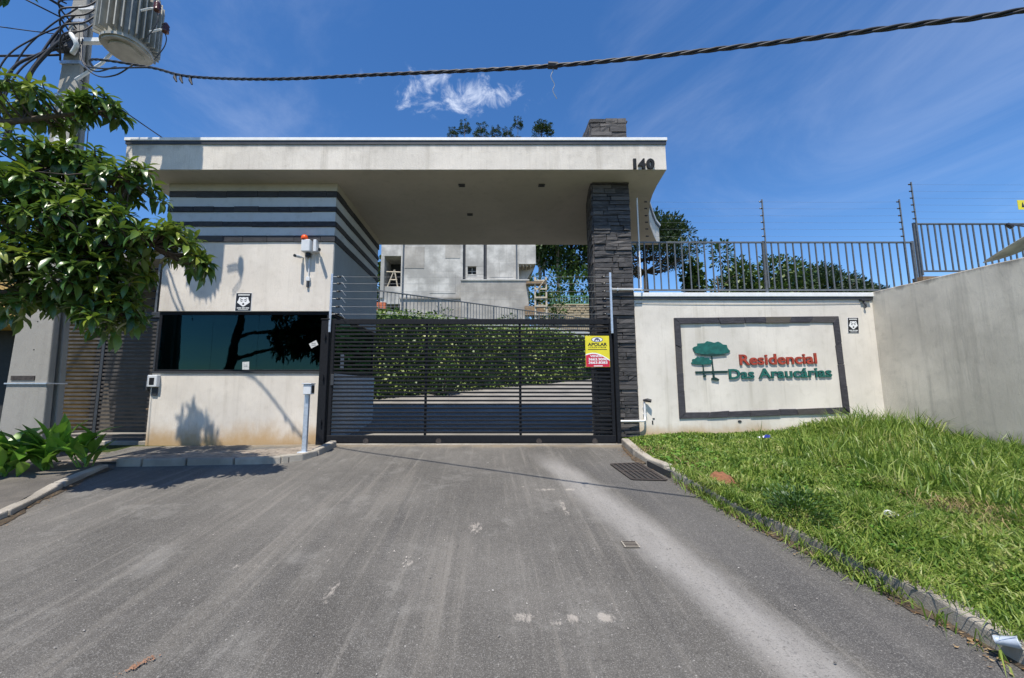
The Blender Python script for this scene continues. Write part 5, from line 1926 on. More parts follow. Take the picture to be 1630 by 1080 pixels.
# ================================================================== FOLIAGE
def leaf_geo(L, W, droop, fold=0.25, n=5):
    V, F = [], []
    prof = [0.10, 0.72, 1.0, 0.72, 0.02] if n == 5 else [0.15, 0.8, 1.0, 0.03]
    for i in range(n):
        t = i / (n - 1)
        w = W * 0.5 * prof[i]
        x = L * t * (1 - 0.18 * droop * t)
        z = -droop * L * 0.45 * t * t + 0.12 * L * t
        V += [(x, -w, z + fold * w), (x, 0, z), (x, w, z + fold * w)]
    for i in range(n - 1):
        a = i * 3
        F += [(a, a + 3, a + 4), (a, a + 4, a + 1), (a + 1, a + 4, a + 5), (a + 1, a + 5, a + 2)]
    return np.array(V), np.array(F)


def frame_from(d, roll=0.0):
    """matrix whose x axis is d and whose z axis is as upright as it can be"""
    d = d.normalized()
    up = Vector((0, 0, 1)) if abs(d.z) < 0.97 else Vector((1, 0, 0))
    y = up.cross(d).normalized()
    z = d.cross(y)
    m = Matrix((d, y, z)).transposed()
    return m @ Matrix.Rotation(roll, 3, 'X')


def bake(name, items, geos, mat):
    Vs, Fs = [], []
    off_ = 0
    for M3, loc, sc, gi in items:
        V, F = geos[gi]
        A = np.array(M3) * sc
        Vs.append(V @ A.T + np.array(loc))
        Fs.append(F + off_)
        off_ += len(V)
    return raw_mesh(name, np.concatenate(Vs), np.concatenate(Fs), mat)


CAMP = Vector((0, 0, 1.0))


def in_view(p):
    v = p - CAMP
    P_ = math.atan(78 / 640)
    f = v.y * math.cos(P_) + v.z * math.sin(P_)
    if f < 0.3:
        return None
    u = 778 + 640 * v.x / f
    w = 540 - 640 * (-v.y * math.sin(P_) + v.z * math.cos(P_)) / f
    return (u, w, f) if -10 < u < 1640 and -10 < w < 1090 else None


lt_geos = [leaf_geo(0.235, 0.07, d, f) for d, f in ((0.5, .35), (0.9, .3), (1.3, .25), (0.7, .5))]
lt_mesh = [raw_mesh('leaf', V, F, M['leaf']) for V, F in lt_geos]
ly_mesh = [raw_mesh('leaf', V, F, M['leaf_young']) for V, F in lt_geos]
for me in lt_mesh + ly_mesh:
    me.polygons.foreach_set('use_smooth', [True] * len(me.polygons))

tree = empty('loquat_tree', (-7.3, 4.1, -0.25), 'leafy dark green loquat tree reaching in from the left edge', 'tree')
tr = random.Random(21)
# (centre, radii, rosettes)
blobs = [((-5.85, 4.75, 4.66), (0.80, 0.5, 0.17), 34), ((-5.12, 4.9, 4.70), (0.28, 0.28, 0.15), 11), ((-6.35, 4.75, 6.45), (0.40, 0.2, 0.2), 15),
         ((-5.5, 4.5, 3.62), (0.72, 0.7, 0.30), 50), ((-5.0, 4.7, 3.72), (0.55, 0.5, 0.22), 30), ((-4.35, 4.65, 3.48), (0.42, 0.42, 0.24), 19),
         ((-5.15, 4.5, 3.05), (0.78, 0.75, 0.44), 84), ((-4.55, 4.5, 2.85), (0.55, 0.55, 0.36), 50), ((-3.85, 4.6, 2.72), (0.42, 0.38, 0.26), 26),
         ((-3.5, 4.62, 2.5), (0.17, 0.2, 0.14), 7),
         ((-5.15, 4.55, 2.35), (0.78, 0.7, 0.36), 84), ((-4.5, 4.6, 2.3), (0.45, 0.5, 0.33), 46), ((-4.35, 4.6, 1.85), (0.34, 0.4, 0.24), 26), ((-5.3, 4.6, 1.98), (0.5, 0.45, 0.15), 16),
         ((-7.0, 3.9, 4.2), (0.5, 0.5, 0.4), 10)]
items, yitems, tips = [], [], []
for (c_, r_, n_) in blobs:
    c_ = Vector(c_)
    for k in range(n_):
        d = Vector((tr.gauss(0, 1), tr.gauss(0, 1), tr.gauss(0.15, 0.9))).normalized()
        s = tr.uniform(0.55, 1.0) ** 0.6
        p = c_ + Vector((d.x * r_[0], d.y * r_[1], d.z * r_[2])) * s
        ax = (Vector((d.x, d.y, d.z * 0.6)) + Vector((tr.uniform(-.3, .3), tr.uniform(-.3, .3), 0.65))).normalized()
        tips.append((p, ax, c_))
        nl = tr.randint(9, 14)
        a0 = tr.uniform(0, 6.28)
        b1 = ax.orthogonal().normalized()
        b2 = ax.cross(b1)
        yng = tr.random() < (0.62 if d.z > 0.0 else 0.18)
        for q in range(nl):
            t = q / nl
            a = a0 + q * 2.4
            tilt = R(28 + 80 * (1 - t) ** 0.8)
            dr = ax * math.cos(tilt) + (b1 * math.cos(a) + b2 * math.sin(a)) * math.sin(tilt)
            dr = (dr - Vector((0, 0, 0.12))).normalized()
            sc = tr.uniform(0.7, 1.12) * (0.65 + 0.5 * (1 - t))
            M3 = frame_from(dr, tr.uniform(-.5, .5))
            it = (M3, p - ax * 0.10 * (1 - t), sc, tr.randrange(4))
            (yitems if (yng and t > 0.55) else items).append(it)
# nearest leaves become parts of their own
def split_near(lst, n):
    sc_ = []
    for it in lst:
        q = in_view(Vector(it[1]))
        sc_.append((it[2] / q[2]) if q else 0)
    idx = sorted(range(len(lst)), key=lambda i: -sc_[i])
    top_ = set(idx[:n])
    return [lst[i] for i in sorted(top_)], [lst[i] for i in range(len(lst)) if i not in top_]


for lst, meshes, n_, nm, mt in ((items, lt_mesh, 215, 'foliage', M['leaf']), (yitems, ly_mesh, 80, 'young_foliage', M['leaf_young'])):
    nr, far_ = split_near(lst, n_)
    for M3, loc, sc, gi in nr:
        mm = M3.to_4x4()
        mm.translation = Vector(loc)
        link('leaf', meshes[gi], tree, mm @ Matrix.Scale(sc, 4))
    ob = link(nm, bake(nm, far_, lt_geos, mt), tree)
    ob.data.polygons.foreach_set('use_smooth', [True] * len(ob.data.polygons))
    tag(ob, kind='stuff')
# trunk, limbs and twigs
MB().tube(spline([(-7.35, 4.1, -0.3), (-7.25, 4.15, 0.8), (-7.1, 4.25, 1.7), (-6.9, 4.35, 2.6), (-6.7, 4.4, 3.4), (-6.5, 4.5, 4.1)], 5), [0.15 - 0.004 * k for k in range(26)], 10).obj('trunk', M['bark'], tree, True)
limbs = [[(-6.9, 4.35, 2.4), (-6.3, 4.45, 2.5), (-5.6, 4.5, 2.55), (-4.8, 4.55, 2.6), (-4.0, 4.6, 2.68)],
         [(-6.75, 4.4, 3.2), (-6.2, 4.5, 3.4), (-5.5, 4.55, 3.6), (-4.9, 4.65, 3.75), (-4.4, 4.65, 3.5)],
         [(-6.6, 4.45, 3.9), (-6.2, 4.6, 4.2), (-5.7, 4.75, 4.42), (-5.2, 4.88, 4.6)],
         [(-6.55, 4.45, 4.0), (-6.6, 4.6, 5.0), (-6.5, 4.7, 5.9), (-6.4, 4.75, 6.4)],
         [(-7.05, 4.25, 1.8), (-6.3, 4.4, 1.95), (-5.5, 4.55, 2.1), (-4.8, 4.6, 2.05), (-4.4, 4.6, 1.95)]]
for L in limbs:
    P = spline(L, 6)
    MB().tube(P, [0.06 - 0.045 * k / (len(P) - 1) for k in range(len(P))], 7).obj('branch', M['bark'], tree, True)
tws = MB()
allp = [p for L in limbs for p in spline(L, 6)]
for p, ax, c_ in tips:
    q = min(allp, key=lambda z_: (z_ - p).length)
    m_ = q.lerp(p, 0.55) + Vector((0, 0, -0.05))
    tws.tube([q, m_, p], [0.014, 0.009, 0.006], 5, False)
tag(tws.obj('twigs', M['bark'], tree, True), kind='stuff')

# broad-leaved plant at the foot of the pole
gp_ = empty('broadleaf_plant', (-6.1, 5.65, -0.1), 'bright green broad leaved plant at the foot of the pole', 'plant')
gg = [leaf_geo(1.0, w, d, f) for w, d, f in ((0.30, 0.7, .3), (0.36, 1.1, .25), (0.26, 0.45, .4))]
gm = []
for V, F in gg:
    me = raw_mesh('leaf', V, F, M['ginger'])
    me.polygons.foreach_set('use_smooth', [True] * len(me.polygons))
    gm.append(me)
pr = random.Random(5)
for (bx0, by0, n_, sc0) in [(-6.45, 5.5, 24, 0.70), (-5.95, 5.58, 24, 0.66), (-5.6, 5.72, 18, 0.58), (-6.9, 5.5, 20, 0.7), (-6.2, 5.3, 18, 0.55)]:
    for k in range(n_):
        a = pr.uniform(0, 6.28)
        el = R(pr.uniform(18, 78))
        d = Vector((math.cos(a) * math.cos(el), math.sin(a) * math.cos(el) * 0.8 - 0.1, math.sin(el)))
        zb = zroad(by0) + 0.07 + pr.uniform(0.0, 0.28)
        base = Vector((bx0 + pr.gauss(0, 0.08), by0 + pr.gauss(0, 0.06), zb))
        mm = frame_from(d, pr.uniform(-.7, .7)).to_4x4()
        mm.translation = base
        link('leaf', gm[pr.randrange(3)], gp_, mm @ Matrix.Scale(sc0 * pr.uniform(0.55, 1.0), 4))
        if k % 3 == 0:
            MB().tube([(bx0 + pr.gauss(0, .02), by0, zroad(by0)), tuple(base)], 0.012, 5).obj('stalk', M['ginger'], gp_)

# dark weed bush in the verge
tag(MB().box(-8.4, -6.36, 7.66, 7.9, -0.3, 0.015).obj('gate_step', M['kerb'], None, bevel=0.01), 'concrete step under the pedestrian gate', 'step')
wb = empty('weed_bush', (2.85, 3.95, -0.2), 'dark leafy weed clump standing above the grass by the kerb', 'weed')
wv = []
for k in range(800):
    d = Vector((pr.gauss(0, 1), pr.gauss(0, 1), pr.uniform(-.2, 1.1))).normalized()
    p = Vector((2.82, 3.85, zverge(2.82, 3.85) + 0.08)) + Vector((d.x * 0.2, d.y * 0.3, max(d.z, 0) * 0.24)) * pr.uniform(.5, 1.1)
    wv.append((frame_from((d + Vector((0, 0, .4))), pr.uniform(-.6, .6)), p, pr.uniform(.5, 1.0), 0))
tag(link('foliage', bake('foliage', wv, [leaf_geo(0.06, 0.022, 0.6, .2, 4)], M['weed']), wb), kind='stuff')
for k in range(7):
    MB().tube([(2.82 + pr.gauss(0, .03), 3.85 + pr.gauss(0, .03), zverge(2.82, 3.85) - .02), (2.82 + pr.gauss(0, .1), 3.85 + pr.gauss(0, .1), zverge(2.82, 3.85) + .25)], 0.005, 4).obj('stem', M['weed'], wb)

# low broad-leaved weeds mixed through the verge
vw = []
for k in range(420):
    y = pr.uniform(2.0, 7.3)
    x = pr.uniform(interp(RK, y) + .15, 7.2)
    if not vis(x, y) or mnoise.noise(Vector((x * .9, y * .9, 9))) < -0.1:
        continue
    zc = zverge(x, y) + gheight(x, y) * pr.uniform(.35, .75)
    for q in range(8):
        a = pr.uniform(0, 6.28)
        vw.append((frame_from(Vector((math.cos(a), math.sin(a), pr.uniform(.1, .9))), pr.uniform(-.5, .5)), (x + .015 * math.cos(a), y + .015 * math.sin(a), zc), pr.uniform(.5, 1.2), 0))
tag(link('verge_weeds', bake('verge_weeds', vw, [leaf_geo(0.085, 0.036, 0.7, .2, 4)], M['ginger'])), 'small broad leaved weeds mixed into the verge grass', 'weeds', kind='stuff')

# ================================================================== BEHIND THE GATE
hd_ = empty('creeper_hedge', (0, 17, 0.8), 'tall sunlit creeper hedge covering the bank behind the gate', 'hedge')
hl = (HB - HA).length


def htop(t):
    return 3.82 + 0.08 * math.sin(t * 0.9) + 0.08 * mnoise.noise(Vector((t * 1.5, 0, 0)))


cm_ = MB()
ns = 40
for i in range(ns + 1):
    t = hl * i / ns
    x0_, y0_ = hline(t, 0.12)
    x1_, y1_ = hline(t, 1.25)
    zb = zroad(y0_) - 0.3
    cm_.v += [(x0_, y0_, zb), (x0_, y0_, htop(t) - 0.1), (x1_, y1_, htop(t) - 0.1), (x1_, y1_, zb)]
for i in range(ns):
    for k in range(3):
        a = i * 4 + k
        cm_.f.append((a, a + 1, a + 5, a + 4))
cm_.obj('bank_core', M['weed'], hd_, smooth='fix')
hi_ = []
hr = random.Random(8)
for k in range(17000):
    t = hr.uniform(0, hl)
    fr_ = hr.random()
    x_, y_ = hline(t, 0.1 - hr.random() ** 2 * 0.28)
    zb = zroad(y_)
    if fr_ < 0.88:
        z_ = hr.uniform(zb, htop(t))
        bulge = 0.22 * mnoise.noise(Vector((t * 1.1, z_ * 1.1, 0))) + 0.1 * mnoise.noise(Vector((t * 3, z_ * 3, 4)))
        x_, y_ = x_ - HN.x * bulge, y_ - HN.y * bulge
        d = Vector((-HN.x, -HN.y, 0)) + Vector((hr.uniform(-.9, .9), hr.uniform(-.9, .9), hr.uniform(-.9, .6)))
    else:
        x_, y_ = hline(t, hr.uniform(-0.05, 1.2))
        z_ = htop(t) + hr.uniform(-.1, .12)
        d = Vector((hr.uniform(-1, 1), hr.uniform(-1, 1), hr.uniform(0, 1)))
    hi_.append((frame_from(d, hr.uniform(-1, 1)), (x_, y_, z_), hr.uniform(.7, 1.5), 0))
tag(link('foliage', bake('foliage', hi_, [leaf_geo(0.12, 0.08, 0.5, .2, 4)], M['hedge']), hd_), kind='stuff')

# parapet and railing above the bank
pw = MB()
for i in range(ns + 1):
    t = hl * i / ns
    x0_, y0_ = hline(t, 1.0)
    x1_, y1_ = hline(t, 1.2)
    zt = 3.92 + 0.35 * i / ns
    pw.v += [(x0_, y0_, 3.2), (x0_, y0_, zt), (x1_, y1_, zt), (x1_, y1_, 3.2)]
for i in range(ns):
    for k in range(3):
        a = i * 4 + k
        pw.f.append((a, a + 1, a + 5, a + 4))
tag(pw.obj('parapet_wall', M['white_wall'], None, smooth='fix'), 'low white parapet along the top of the creeper bank', 'wall')
rl = empty('ramp_railing', (0, 18, 4.1), 'grey steel railing descending rightwards above the creeper hedge', 'railing')


def rz_(t):
    return 3.95 + 0.35 * t / hl


def rpt(t, dz):
    x_, y_ = hline(t, 1.1)
    return (x_, y_, rz_(t) + dz)


MB().tube([rpt(0, .78), rpt(hl, .78)], 0.03, 6).obj('top_rail', M['fence_steel'], rl)
MB().tube([rpt(0, .06), rpt(hl, .06)], 0.02, 6).obj('bottom_rail', M['fence_steel'], rl)
t = 4.0
k = 0
while t < hl:
    MB().tube([rpt(t, 0.0), rpt(t, .78)], 0.034 if k % 9 == 0 else 0.014, 4).obj('post' if k % 9 == 0 else 'bar', M['fence_steel'], rl)
    t += 0.17
    k += 1

# unfinished house
uh = empty('unfinished_house', (-2, 27, 4), 'bare cement house under construction seen under the canopy', 'house')
YH = 26
Bx = lambda x0, x1, y0, y1, z0, z1, nm='wall', mt='house_cement': MB().box(x0, x1, y0, y1, z0, z1).obj(nm, M[mt], uh, bevel=0.02)
Bx(-5.85, -1.72, YH, YH + 6, 6.9, 12.0)                     # left block, upper storey
Bx(-7.2, -5.85, YH + 0.002, YH + 6, 9.75, 12.0)             # lintel over the balcony opening
Bx(-7.2, -6.95, YH + 0.002, YH + 6, 6.9, 9.75)
Bx(-7.2, -5.85, YH + 0.1, YH + 6, 6.5, 7.7, 'balcony_slab')
MB().box(-6.95, -5.85, YH + 1.8, YH + 2.0, 7.7, 9.75).obj('recess', M['dark_in'], uh)
for (a, b) in (((-6.8, 7.7), (-6.35, 8.9)), ((-6.1, 7.7), (-6.35, 8.9)), ((-6.65, 8.2), (-6.15, 8.2)), ((-6.9, 8.75), (-5.9, 8.72))):
    MB().tube([(a[0], YH + 0.3, a[1]), (b[0], YH + 0.3, b[1])], 0.05, 5).obj('prop', M['pale_wood'], uh)
Bx(-5.86, -1.8, YH + 0.05, YH + 6, 3.6, 6.9, 'wall', 'house_cement2')
Bx(-1.55, -0.34, YH + 0.05, YH + 6, 7.95, 8.5)              # window panel, in pieces round the opening
Bx(-1.55, -0.34, YH + 0.05, YH + 6, 9.06, 12.0)
Bx(-1.55, -1.40, YH + 0.051, YH + 6, 8.5, 9.06)
Bx(-0.84, -0.34, YH + 0.051, YH + 6, 8.5, 9.06)
wdw = MB().box(-1.40, -0.84, YH + 0.3, YH + 0.35, 8.5, 9.06).obj('window', M['dark_in'], uh)
wm = MB()
wm.box(-1.42, -0.82, YH + 0.02, YH + 0.2, 8.44, 8.5)
wm.box(-1.14, -1.10, YH + 0.26, YH + 0.299, 8.5, 9.06)
wm.box(-1.40, -0.84, YH + 0.26, YH + 0.299, 8.76, 8.79)
wm.obj('frame', M['house_cement'], wdw)
MB().box(-1.73, -1.55, YH + 0.25, YH + 0.4, 7.95, 12).obj('recess', M['dark_metal'], uh)
MB().box(-0.34, -0.13, YH + 0.25, YH + 0.4, 7.95, 12).obj('recess', M['dark_metal'], uh)
Bx(-0.13, 2.0, YH, YH + 6, 7.95, 12.0)
Bx(2.0, 3.15, YH, YH + 6, 9.2, 12.0)
MB().xprism([(2.0, 7.95), (2.35, 7.95), (3.1, 9.19), (2.0, 9.19)], YH + 0.8, YH + 1.0).obj('stair_soffit', M['house_cement2'], uh, smooth='fix')
for k in range(4):
    MB().box(2.05 + .24 * k, 2.12 + .24 * k, YH + 0.1, YH + 0.8, 9.06, 9.19).obj('formwork_beam', M['pale_wood'], uh)
Bx(-1.8, 2.58, YH - 0.6, YH + 6, 3.6, 7.948, 'wall', 'house_cement2')
Bx(-7.15, -5.9, YH + 0.9, YH + 6, 3.6, 6.49, 'garage_recess', 'dark_in')
Bx(-7.3, -7.0, YH + 0.05, YH + 0.9, 3.6, 6.49, 'pier', 'house_cement')

for k, (x0, x1, z0, z1, mt) in enumerate([(-5.6, -4.3, 8.9, 10.4, 'house_cement2'), (-3.9, -2.2, 7.2, 8.6, 'house_cement'), (-2.9, -1.9, 9.6, 11, 'house_cement2'), (0.1, 1.6, 8.3, 9.3, 'house_cement')]):
    MB().box(x0, x1, YH - 0.02, YH + 0.01, z0, z1).obj('plaster_patch', M[mt], uh, bevel=0.008)
for x in (-5.7, 1.85):
    MB().tube([(x, YH - 0.06, 3.8), (x, YH - 0.06, 12)], 0.05, 6).obj('downpipe', M['fence_steel'], uh)
MB().box(-5.9, -1.7, YH - 0.05, YH + 0.05, 6.85, 6.97).obj('slab_edge', M['house_cement2'], uh)
MB().box(-1.85, 2.62, YH - 0.66, YH - 0.55, 7.9, 7.99).obj('slab_edge', M['house_cement'], uh)

# scaffold beside it
sf = empty('timber_scaffold', (3.2, 25, 6), 'pale timber scaffold ladder at the right corner of the unfinished house', 'scaffold')
for x in (2.95, 3.66):
    MB().box(x - .05, x + .05, 25.0, 25.1, 3.8, 8.05).obj('upright', M['pale_wood'], sf)
for k in range(6):
    z = 5.0 + 0.55 * k
    MB().box(2.9, 3.7, 24.93, 25.0, z, z + .09).obj('rung', M['pale_wood'], sf)
MB().box(2.4, 3.6, 24.9, 25.6, 7.6, 7.72).obj('platform', M['wood'], sf)
bar_between((2.95, 24.9, 7.0), (3.66, 24.9, 7.9), 0.07, 0.07, 'brace', sf, M['pale_wood'])
MB().box(2.3, 3.5, 25.2, 25.8, 5.6, 6.2).obj('plank_stack', M['wood'], sf)

# brick stack and cement bag on the terrace
bs = empty('brick_stack', (-5.4, 19.5, 3.9), 'stack of orange clay bricks on the terrace behind the railing', 'brick stack')
bm_ = MB().box(-0.14, 0.14, -0.1, 0.1, -0.09, 0.09).mesh('brick', M['brick'], bevel=0.006)
for i in range(4):
    for k in range(6):
        link('brick', bm_, bs, Matrix.Translation((-5.95 + 0.29 * i + random.uniform(-.01, .01), 19.0, 3.95 + 0.19 * k + 0.09)))
tag(MB().lathe([(0.1, 0), (0.42, 0.05), (0.5, 0.25), (0.38, 0.45), (0.1, 0.55)], (-5.9, 18.3, 3.85), 14).obj('cement_bag', M['sign_white'], None, True), 'white sack lying before the brick stack on the terrace', 'sack')

# rubble retaining wall and green railing farther up
rw = empty('rubble_wall', (7, 34, 6), 'tan rubble stone retaining wall beyond the scaffold', 'wall')
MB().box(4.3, 9.6, 34.1, 35, 4.5, 8.2).obj('wall_core', M['rubble'], rw)
z = 6.4
while z < 8.15:
    h = random.uniform(0.2, 0.3)
    x = 4.3
    while x < 9.5:
        w = random.uniform(0.3, 0.7)
        MB().box(x + .02, min(x + w, 9.6) - .02, 34.1 - random.uniform(.03, .1), 34.11, z + .02, min(z + h, 8.2) - .02).obj('stone', M['rubble'], rw, bevel=0.03)
        x += w
    z += h
gr_ = empty('green_railing', (7, 34.3, 8.2), 'light green railing on top of the rubble wall', 'railing')
MB().box(5.3, 9.6, 34.28, 34.34, 8.9, 8.98).obj('top_rail', M['green_rail'], gr_)
MB().box(5.3, 9.6, 34.28, 34.34, 8.25, 8.31).obj('bottom_rail', M['green_rail'], gr_)
for k in range(20):
    x = 5.35 + 0.22 * k
    MB().box(x - .03, x + .03, 34.29, 34.33, 8.2, 8.95).obj('bar', M['green_rail'], gr_)


# ---------------------------------------------------------------- trees beyond
def leaf_cloud(rnd, blobs_, n, size, geo):
    out = []
    tot_ = sum(b[1][0] * b[1][2] for b in blobs_)
    for c_, r_ in blobs_:
        c_ = Vector(c_)
        for k in range(int(n * r_[0] * r_[2] / tot_)):
            d = Vector((rnd.gauss(0, 1), rnd.gauss(0, 1), rnd.gauss(0, 1))).normalized()
            s = rnd.uniform(0.35, 1.05) ** 0.5
            lump = 1 + 0.25 * mnoise.noise(Vector((d.x * 3, d.y * 3, d.z * 3)) + c_)
            p = c_ + Vector((d.x * r_[0], d.y * r_[1], d.z * r_[2])) * s * lump
            out.append((frame_from(d + Vector((rnd.uniform(-1, 1), rnd.uniform(-1, 1), rnd.uniform(-.6, .8))), rnd.uniform(-1, 1)), p, size * rnd.uniform(.6, 1.4), 0))
    return out


LG = [leaf_geo(1.0, 0.5, 0.5, .2, 4)]


def shrub(name, label, x, y, z, rx, rz, n, size, seed, mat='tree', cat='shrub', group=None):
    rnd_ = random.Random(seed)
    o = empty(name, (x, y, z), label, cat, group)
    its = leaf_cloud(rnd_, [((0, 0, rz * 1.0), (rx, rx * .8, rz)), ((rx * .3, 0, rz * .7), (rx * .7, rx * .6, rz * .6)), ((-rx * .35, 0, rz * .6), (rx * .7, rx * .6, rz * .6))], n, size, LG)
    local = [(a, Vector(b) + Vector((x, y, z)), c_, d_) for a, b, c_, d_ in its]
    tag(link('foliage', bake('foliage', local, LG, M[mat]), o), kind='stuff')
    for k in range(3):
        MB().tube([(x + .05 * k, y, z - .1), (x + rnd_.uniform(-.3, .3) * rx, y, z + rz * .9)], 0.03, 5).obj('stem', M['bark'], o)
    return o


shrub('shrub', 'small shrub in front of the unfinished house behind the railing, left one', -2.5, 21.5, 3.9, 0.6, 0.75, 260, 0.16, 3, group='terrace shrubs')
shrub('shrub', 'small shrub in front of the unfinished house behind the railing, right one', 1.2, 23.0, 4.1, 0.7, 0.6, 260, 0.16, 4, group='terrace shrubs')
shrub('shrub', 'dark shrub growing against the foot of the creeper hedge', -1.75, 15.6, 0.7, 0.5, 0.85, 900, 0.12, 6, 'weed')
shrub('shrub', 'bushy green shrub beside the timber scaffold', 4.4, 27, 5.2, 0.9, 1.2, 700, 0.2, 11)

# araucarias: umbrella crowns of tufted branches
def arau_mesh(seed, H, CR, rings=3, tufts=11, dome=0, per=46, ls=1.0, lw=0.28):
    r_ = random.Random(seed)
    lim = MB()
    tu = []
    for ring in range(rings):
        zc = H * (0.78 + 0.17 * ring / max(rings - 1, 1))
        rr = CR * (1.0 - 0.28 * ring)
        nb = max(6, int(tufts - 1.5 * ring))
        for k in range(nb):
            a = 6.283 * k / nb + r_.uniform(-.25, .25) + ring
            L = rr * r_.uniform(.7, 1.08)
            z1_ = zc + CR * (0.16 + 0.10 * ring) * r_.uniform(.5, 1.4)
            p0 = Vector((0, 0, zc - 0.05 * H))
            p1 = Vector((math.cos(a) * L * .55, math.sin(a) * L * .55, zc - 0.05 * H + 0.02 * CR))
            p2 = Vector((math.cos(a) * L, math.sin(a) * L, z1_))
            lim.tube([p0, p1, p2], [CR * .022, CR * .016, CR * .008], 5)
            for (pc, rs) in ((p2, 1.0), (p1.lerp(p2, .62) + Vector((0, 0, .05 * CR)), .75)):
                for q in range(2):
                    c_ = pc + Vector((r_.gauss(0, .07), r_.gauss(0, .07), r_.gauss(0, .04))) * CR
                    tu.append((c_, CR * 0.2 * rs * r_.uniform(.75, 1.2)))
    lim.tube([(0, 0, -2.0), (0.05, 0, H * .5), (0, 0, H * .97)], [CR * .085, CR * .06, CR * .025], 8)
    for k in range(dome):
        d = Vector((r_.gauss(0, 1), r_.gauss(0, 1), abs(r_.gauss(0, .8)))).normalized()
        tu.append((Vector((d.x * CR * .85, d.y * CR * .85, H * .9 + d.z * CR * .55)) * 1.0, CR * .24 * r_.uniform(.8, 1.2)))
    its = []
    for c_, tr_ in tu:
        for k in range(per):
            d = Vector((r_.gauss(0, 1), r_.gauss(0, 1), r_.gauss(.15, .8))).normalized()
            p = c_ + Vector((d.x, d.y, d.z * .75)) * tr_ * r_.uniform(.3, .95)
            its.append((frame_from(d + Vector((0, 0, .25)), r_.uniform(-1, 1)), p, tr_ * r_.uniform(.4, .75) * ls, 0))
    return lim.mesh('trunk', M['bark'], True), bake('crown', its, [leaf_geo(1.0, lw, 0.2, .2, 4)], M['araucaria'])


AM = [arau_mesh(s, 1.0 * h, cr, 2, 9, 30, 40, 1.0, .5) for s, h, cr in ((1, 46, 2.3), (2, 40, 3.0), (3, 46, 2.1))]
AM2 = [arau_mesh(4, 13, 4.2, 3, 15, 46, 110, .5, .4), arau_mesh(5, 13, 3.4, 3, 12, 36, 90, .55, .4)]


def araucaria(x, y, ztop, s, kind, rz, label, group, lib=AM):
    tm, cm__ = lib[kind]
    zmax = bounds(cm__)[1][2] * s
    o = empty('araucaria_tree', (x, y, ztop - zmax), label, 'tree', group)
    mm = Matrix.Translation((x, y, ztop - zmax)) @ Matrix.Rotation(rz, 4, 'Z') @ Matrix.Scale(s, 4)
    link('trunk', tm, o, mm)
    link('crown', cm__, o, mm)
    return o


gA = 'araucarias peeking over the canopy'
AL = [(-4.3, 45, 32.1, .30, 0), (-2.9, 45, 32.9, .34, 0), (-0.9, 45, 32.5, .42, 0), (0.85, 45, 32.3, .30, 0), (2.25, 45, 32.1, .33, 2), (3.5, 45, 33.4, .32, 2), (6.35, 45, 32.9, 0.46, 1)]
nm_ = ['leftmost', 'second from the left', 'third from the left', 'fourth from the left', 'third from the right', 'tallest, second from the right', 'rightmost and widest']
for k, (x, y, zt, s, kd) in enumerate(AL):
    araucaria(x, y, zt, s, kd, k * 1.3, 'dark araucaria crown peeking over the canopy, ' + nm_[k], gA)
gB = 'araucarias behind the sign wall'
araucaria(12.0, 30, 14.9, 0.86, 0, 0.4, 'large umbrella araucaria right of the pillar behind the canopy corner', gB, AM2)
araucaria(33.3, 41, 14.4, 1.15, 0, 1.2, 'broad araucaria crown behind the middle of the wall railing', gB, AM2)
araucaria(28.5, 43, 13.0, 1.0, 1, 2.2, 'smaller araucaria crown left of the broad one behind the railing', gB, AM2)
araucaria(39.3, 42, 12.2, 0.8, 1, 0.1, 'low araucaria crown at the right end of the wall railing', gB, AM2)


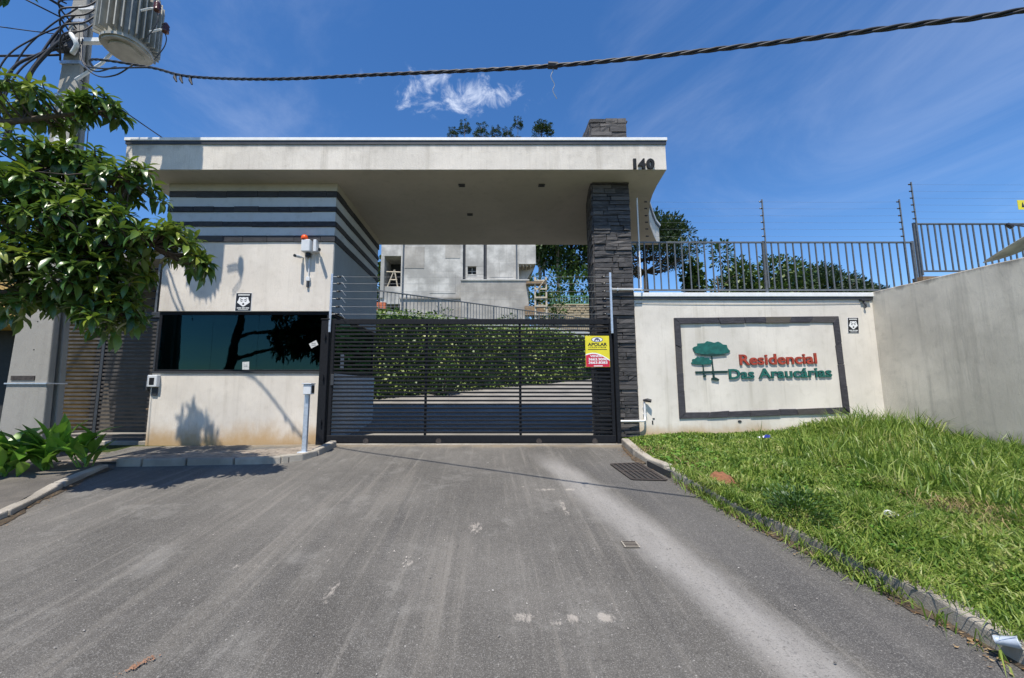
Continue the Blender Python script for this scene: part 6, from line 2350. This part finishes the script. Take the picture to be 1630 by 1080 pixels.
def broad_tree(x, y, z0, h, r, seed, label, n=2600, size=0.42, trunk='bark', group=None, name='broadleaf_tree'):
    r_ = random.Random(seed)
    o = empty(name, (x, y, z0), label, 'tree', group)
    bl = []
    tk = MB()
    top_ = Vector((x + r_.uniform(-.4, .4), y, z0 + h * .92))
    tk.tube(spline([(x, y, z0 - .5), (x + r_.uniform(-.2, .2), y, z0 + h * .4), tuple(top_)], 6), [r * .09 * (1 - .8 * k / 12) for k in range(13)], 8)
    for k in range(9):
        a = r_.uniform(0, 6.28)
        zz = z0 + h * r_.uniform(.45, .95)
        c_ = Vector((x + math.cos(a) * r * r_.uniform(.15, .75), y + math.sin(a) * r * .6 * r_.random(), zz))
        bl.append((tuple(c_), (r * r_.uniform(.3, .5), r * .4, h * r_.uniform(.08, .15))))
        tk.tube([(x, y, zz - h * .2), tuple((Vector((x, y, zz - h * .1)) + c_) / 2), tuple(c_)], [r * .035, r * .025, r * .01], 5)
    tk.obj('trunk', M[trunk], o, True)
    its = leaf_cloud(r_, bl, n, size, LG)
    tag(link('crown', bake('crown', its, LG, M['tree']), o), kind=None)
    return o


gC = 'tall trees behind the unfinished house'
for k, (x, y, z0, h, r, tk, lb_) in enumerate([
    (5.6, 44, 8.5, 13, 2.6, 'bark_pale', 'tall dark tree with pale trunk just right of the unfinished house'),
    (7.7, 43, 8.5, 12, 2.9, 'bark_pale', 'tall tree with pale forked trunk behind the green railing'),
    (9.8, 46, 8.5, 14, 3.2, 'bark', 'tall shaded tree beside the slate pillar behind the railing'),
    (4.2, 47, 8.5, 14, 2.2, 'bark', 'dark tree half hidden by the unfinished house corner'),
    (11.8, 44, 8.5, 13, 2.4, 'bark', 'dark tree seen behind the slate pillar'),
    (-9.0, 36, 5.5, 7, 2.2, 'bark', 'dark tree behind the left end of the unfinished house')]):
    broad_tree(x, y, z0, h, r, 40 + k, lb_, 3000, 0.42, tk, gC)
for k, (x, y, rx, rzz, lb_) in enumerate([(5.0, 41, 1.5, 2.4, 'dark undergrowth at the foot of the pale trunked trees, left clump'), (7.6, 42, 1.7, 3.0, 'dark undergrowth behind the green railing, middle clump'), (10.2, 41, 1.7, 2.8, 'dark undergrowth beside the slate pillar, right clump')]):
    shrub('undergrowth', lb_, x, y, 8.0, rx, rzz, 1100, 0.36, 90 + k, 'weed', 'shrub', 'undergrowth below the tall trees')
gD = 'trees behind the wall railing'
for k, (x, y, z0, h, r, lb_) in enumerate([
    (15.8, 31, 3.0, 8.2, 1.3, 'thin spiky young tree behind the left part of the railing'),
    (18.2, 31, 3.0, 7.4, 2.6, 'rounded green tree behind the railing, left of the leaning one'),
    (20.6, 33, 3.0, 9.6, 2.2, 'taller pointed tree behind the first fence post on the wall'),
    (23.3, 33, 3.0, 8.6, 2.6, 'dense green tree behind the middle of the railing'),
    (27.0, 36, 3.0, 9.0, 2.8, 'low dark tree behind the railing before the araucarias')]):
    broad_tree(x, y, z0, h, r, 70 + k, lb_, 2000, 0.34, 'bark', gD)
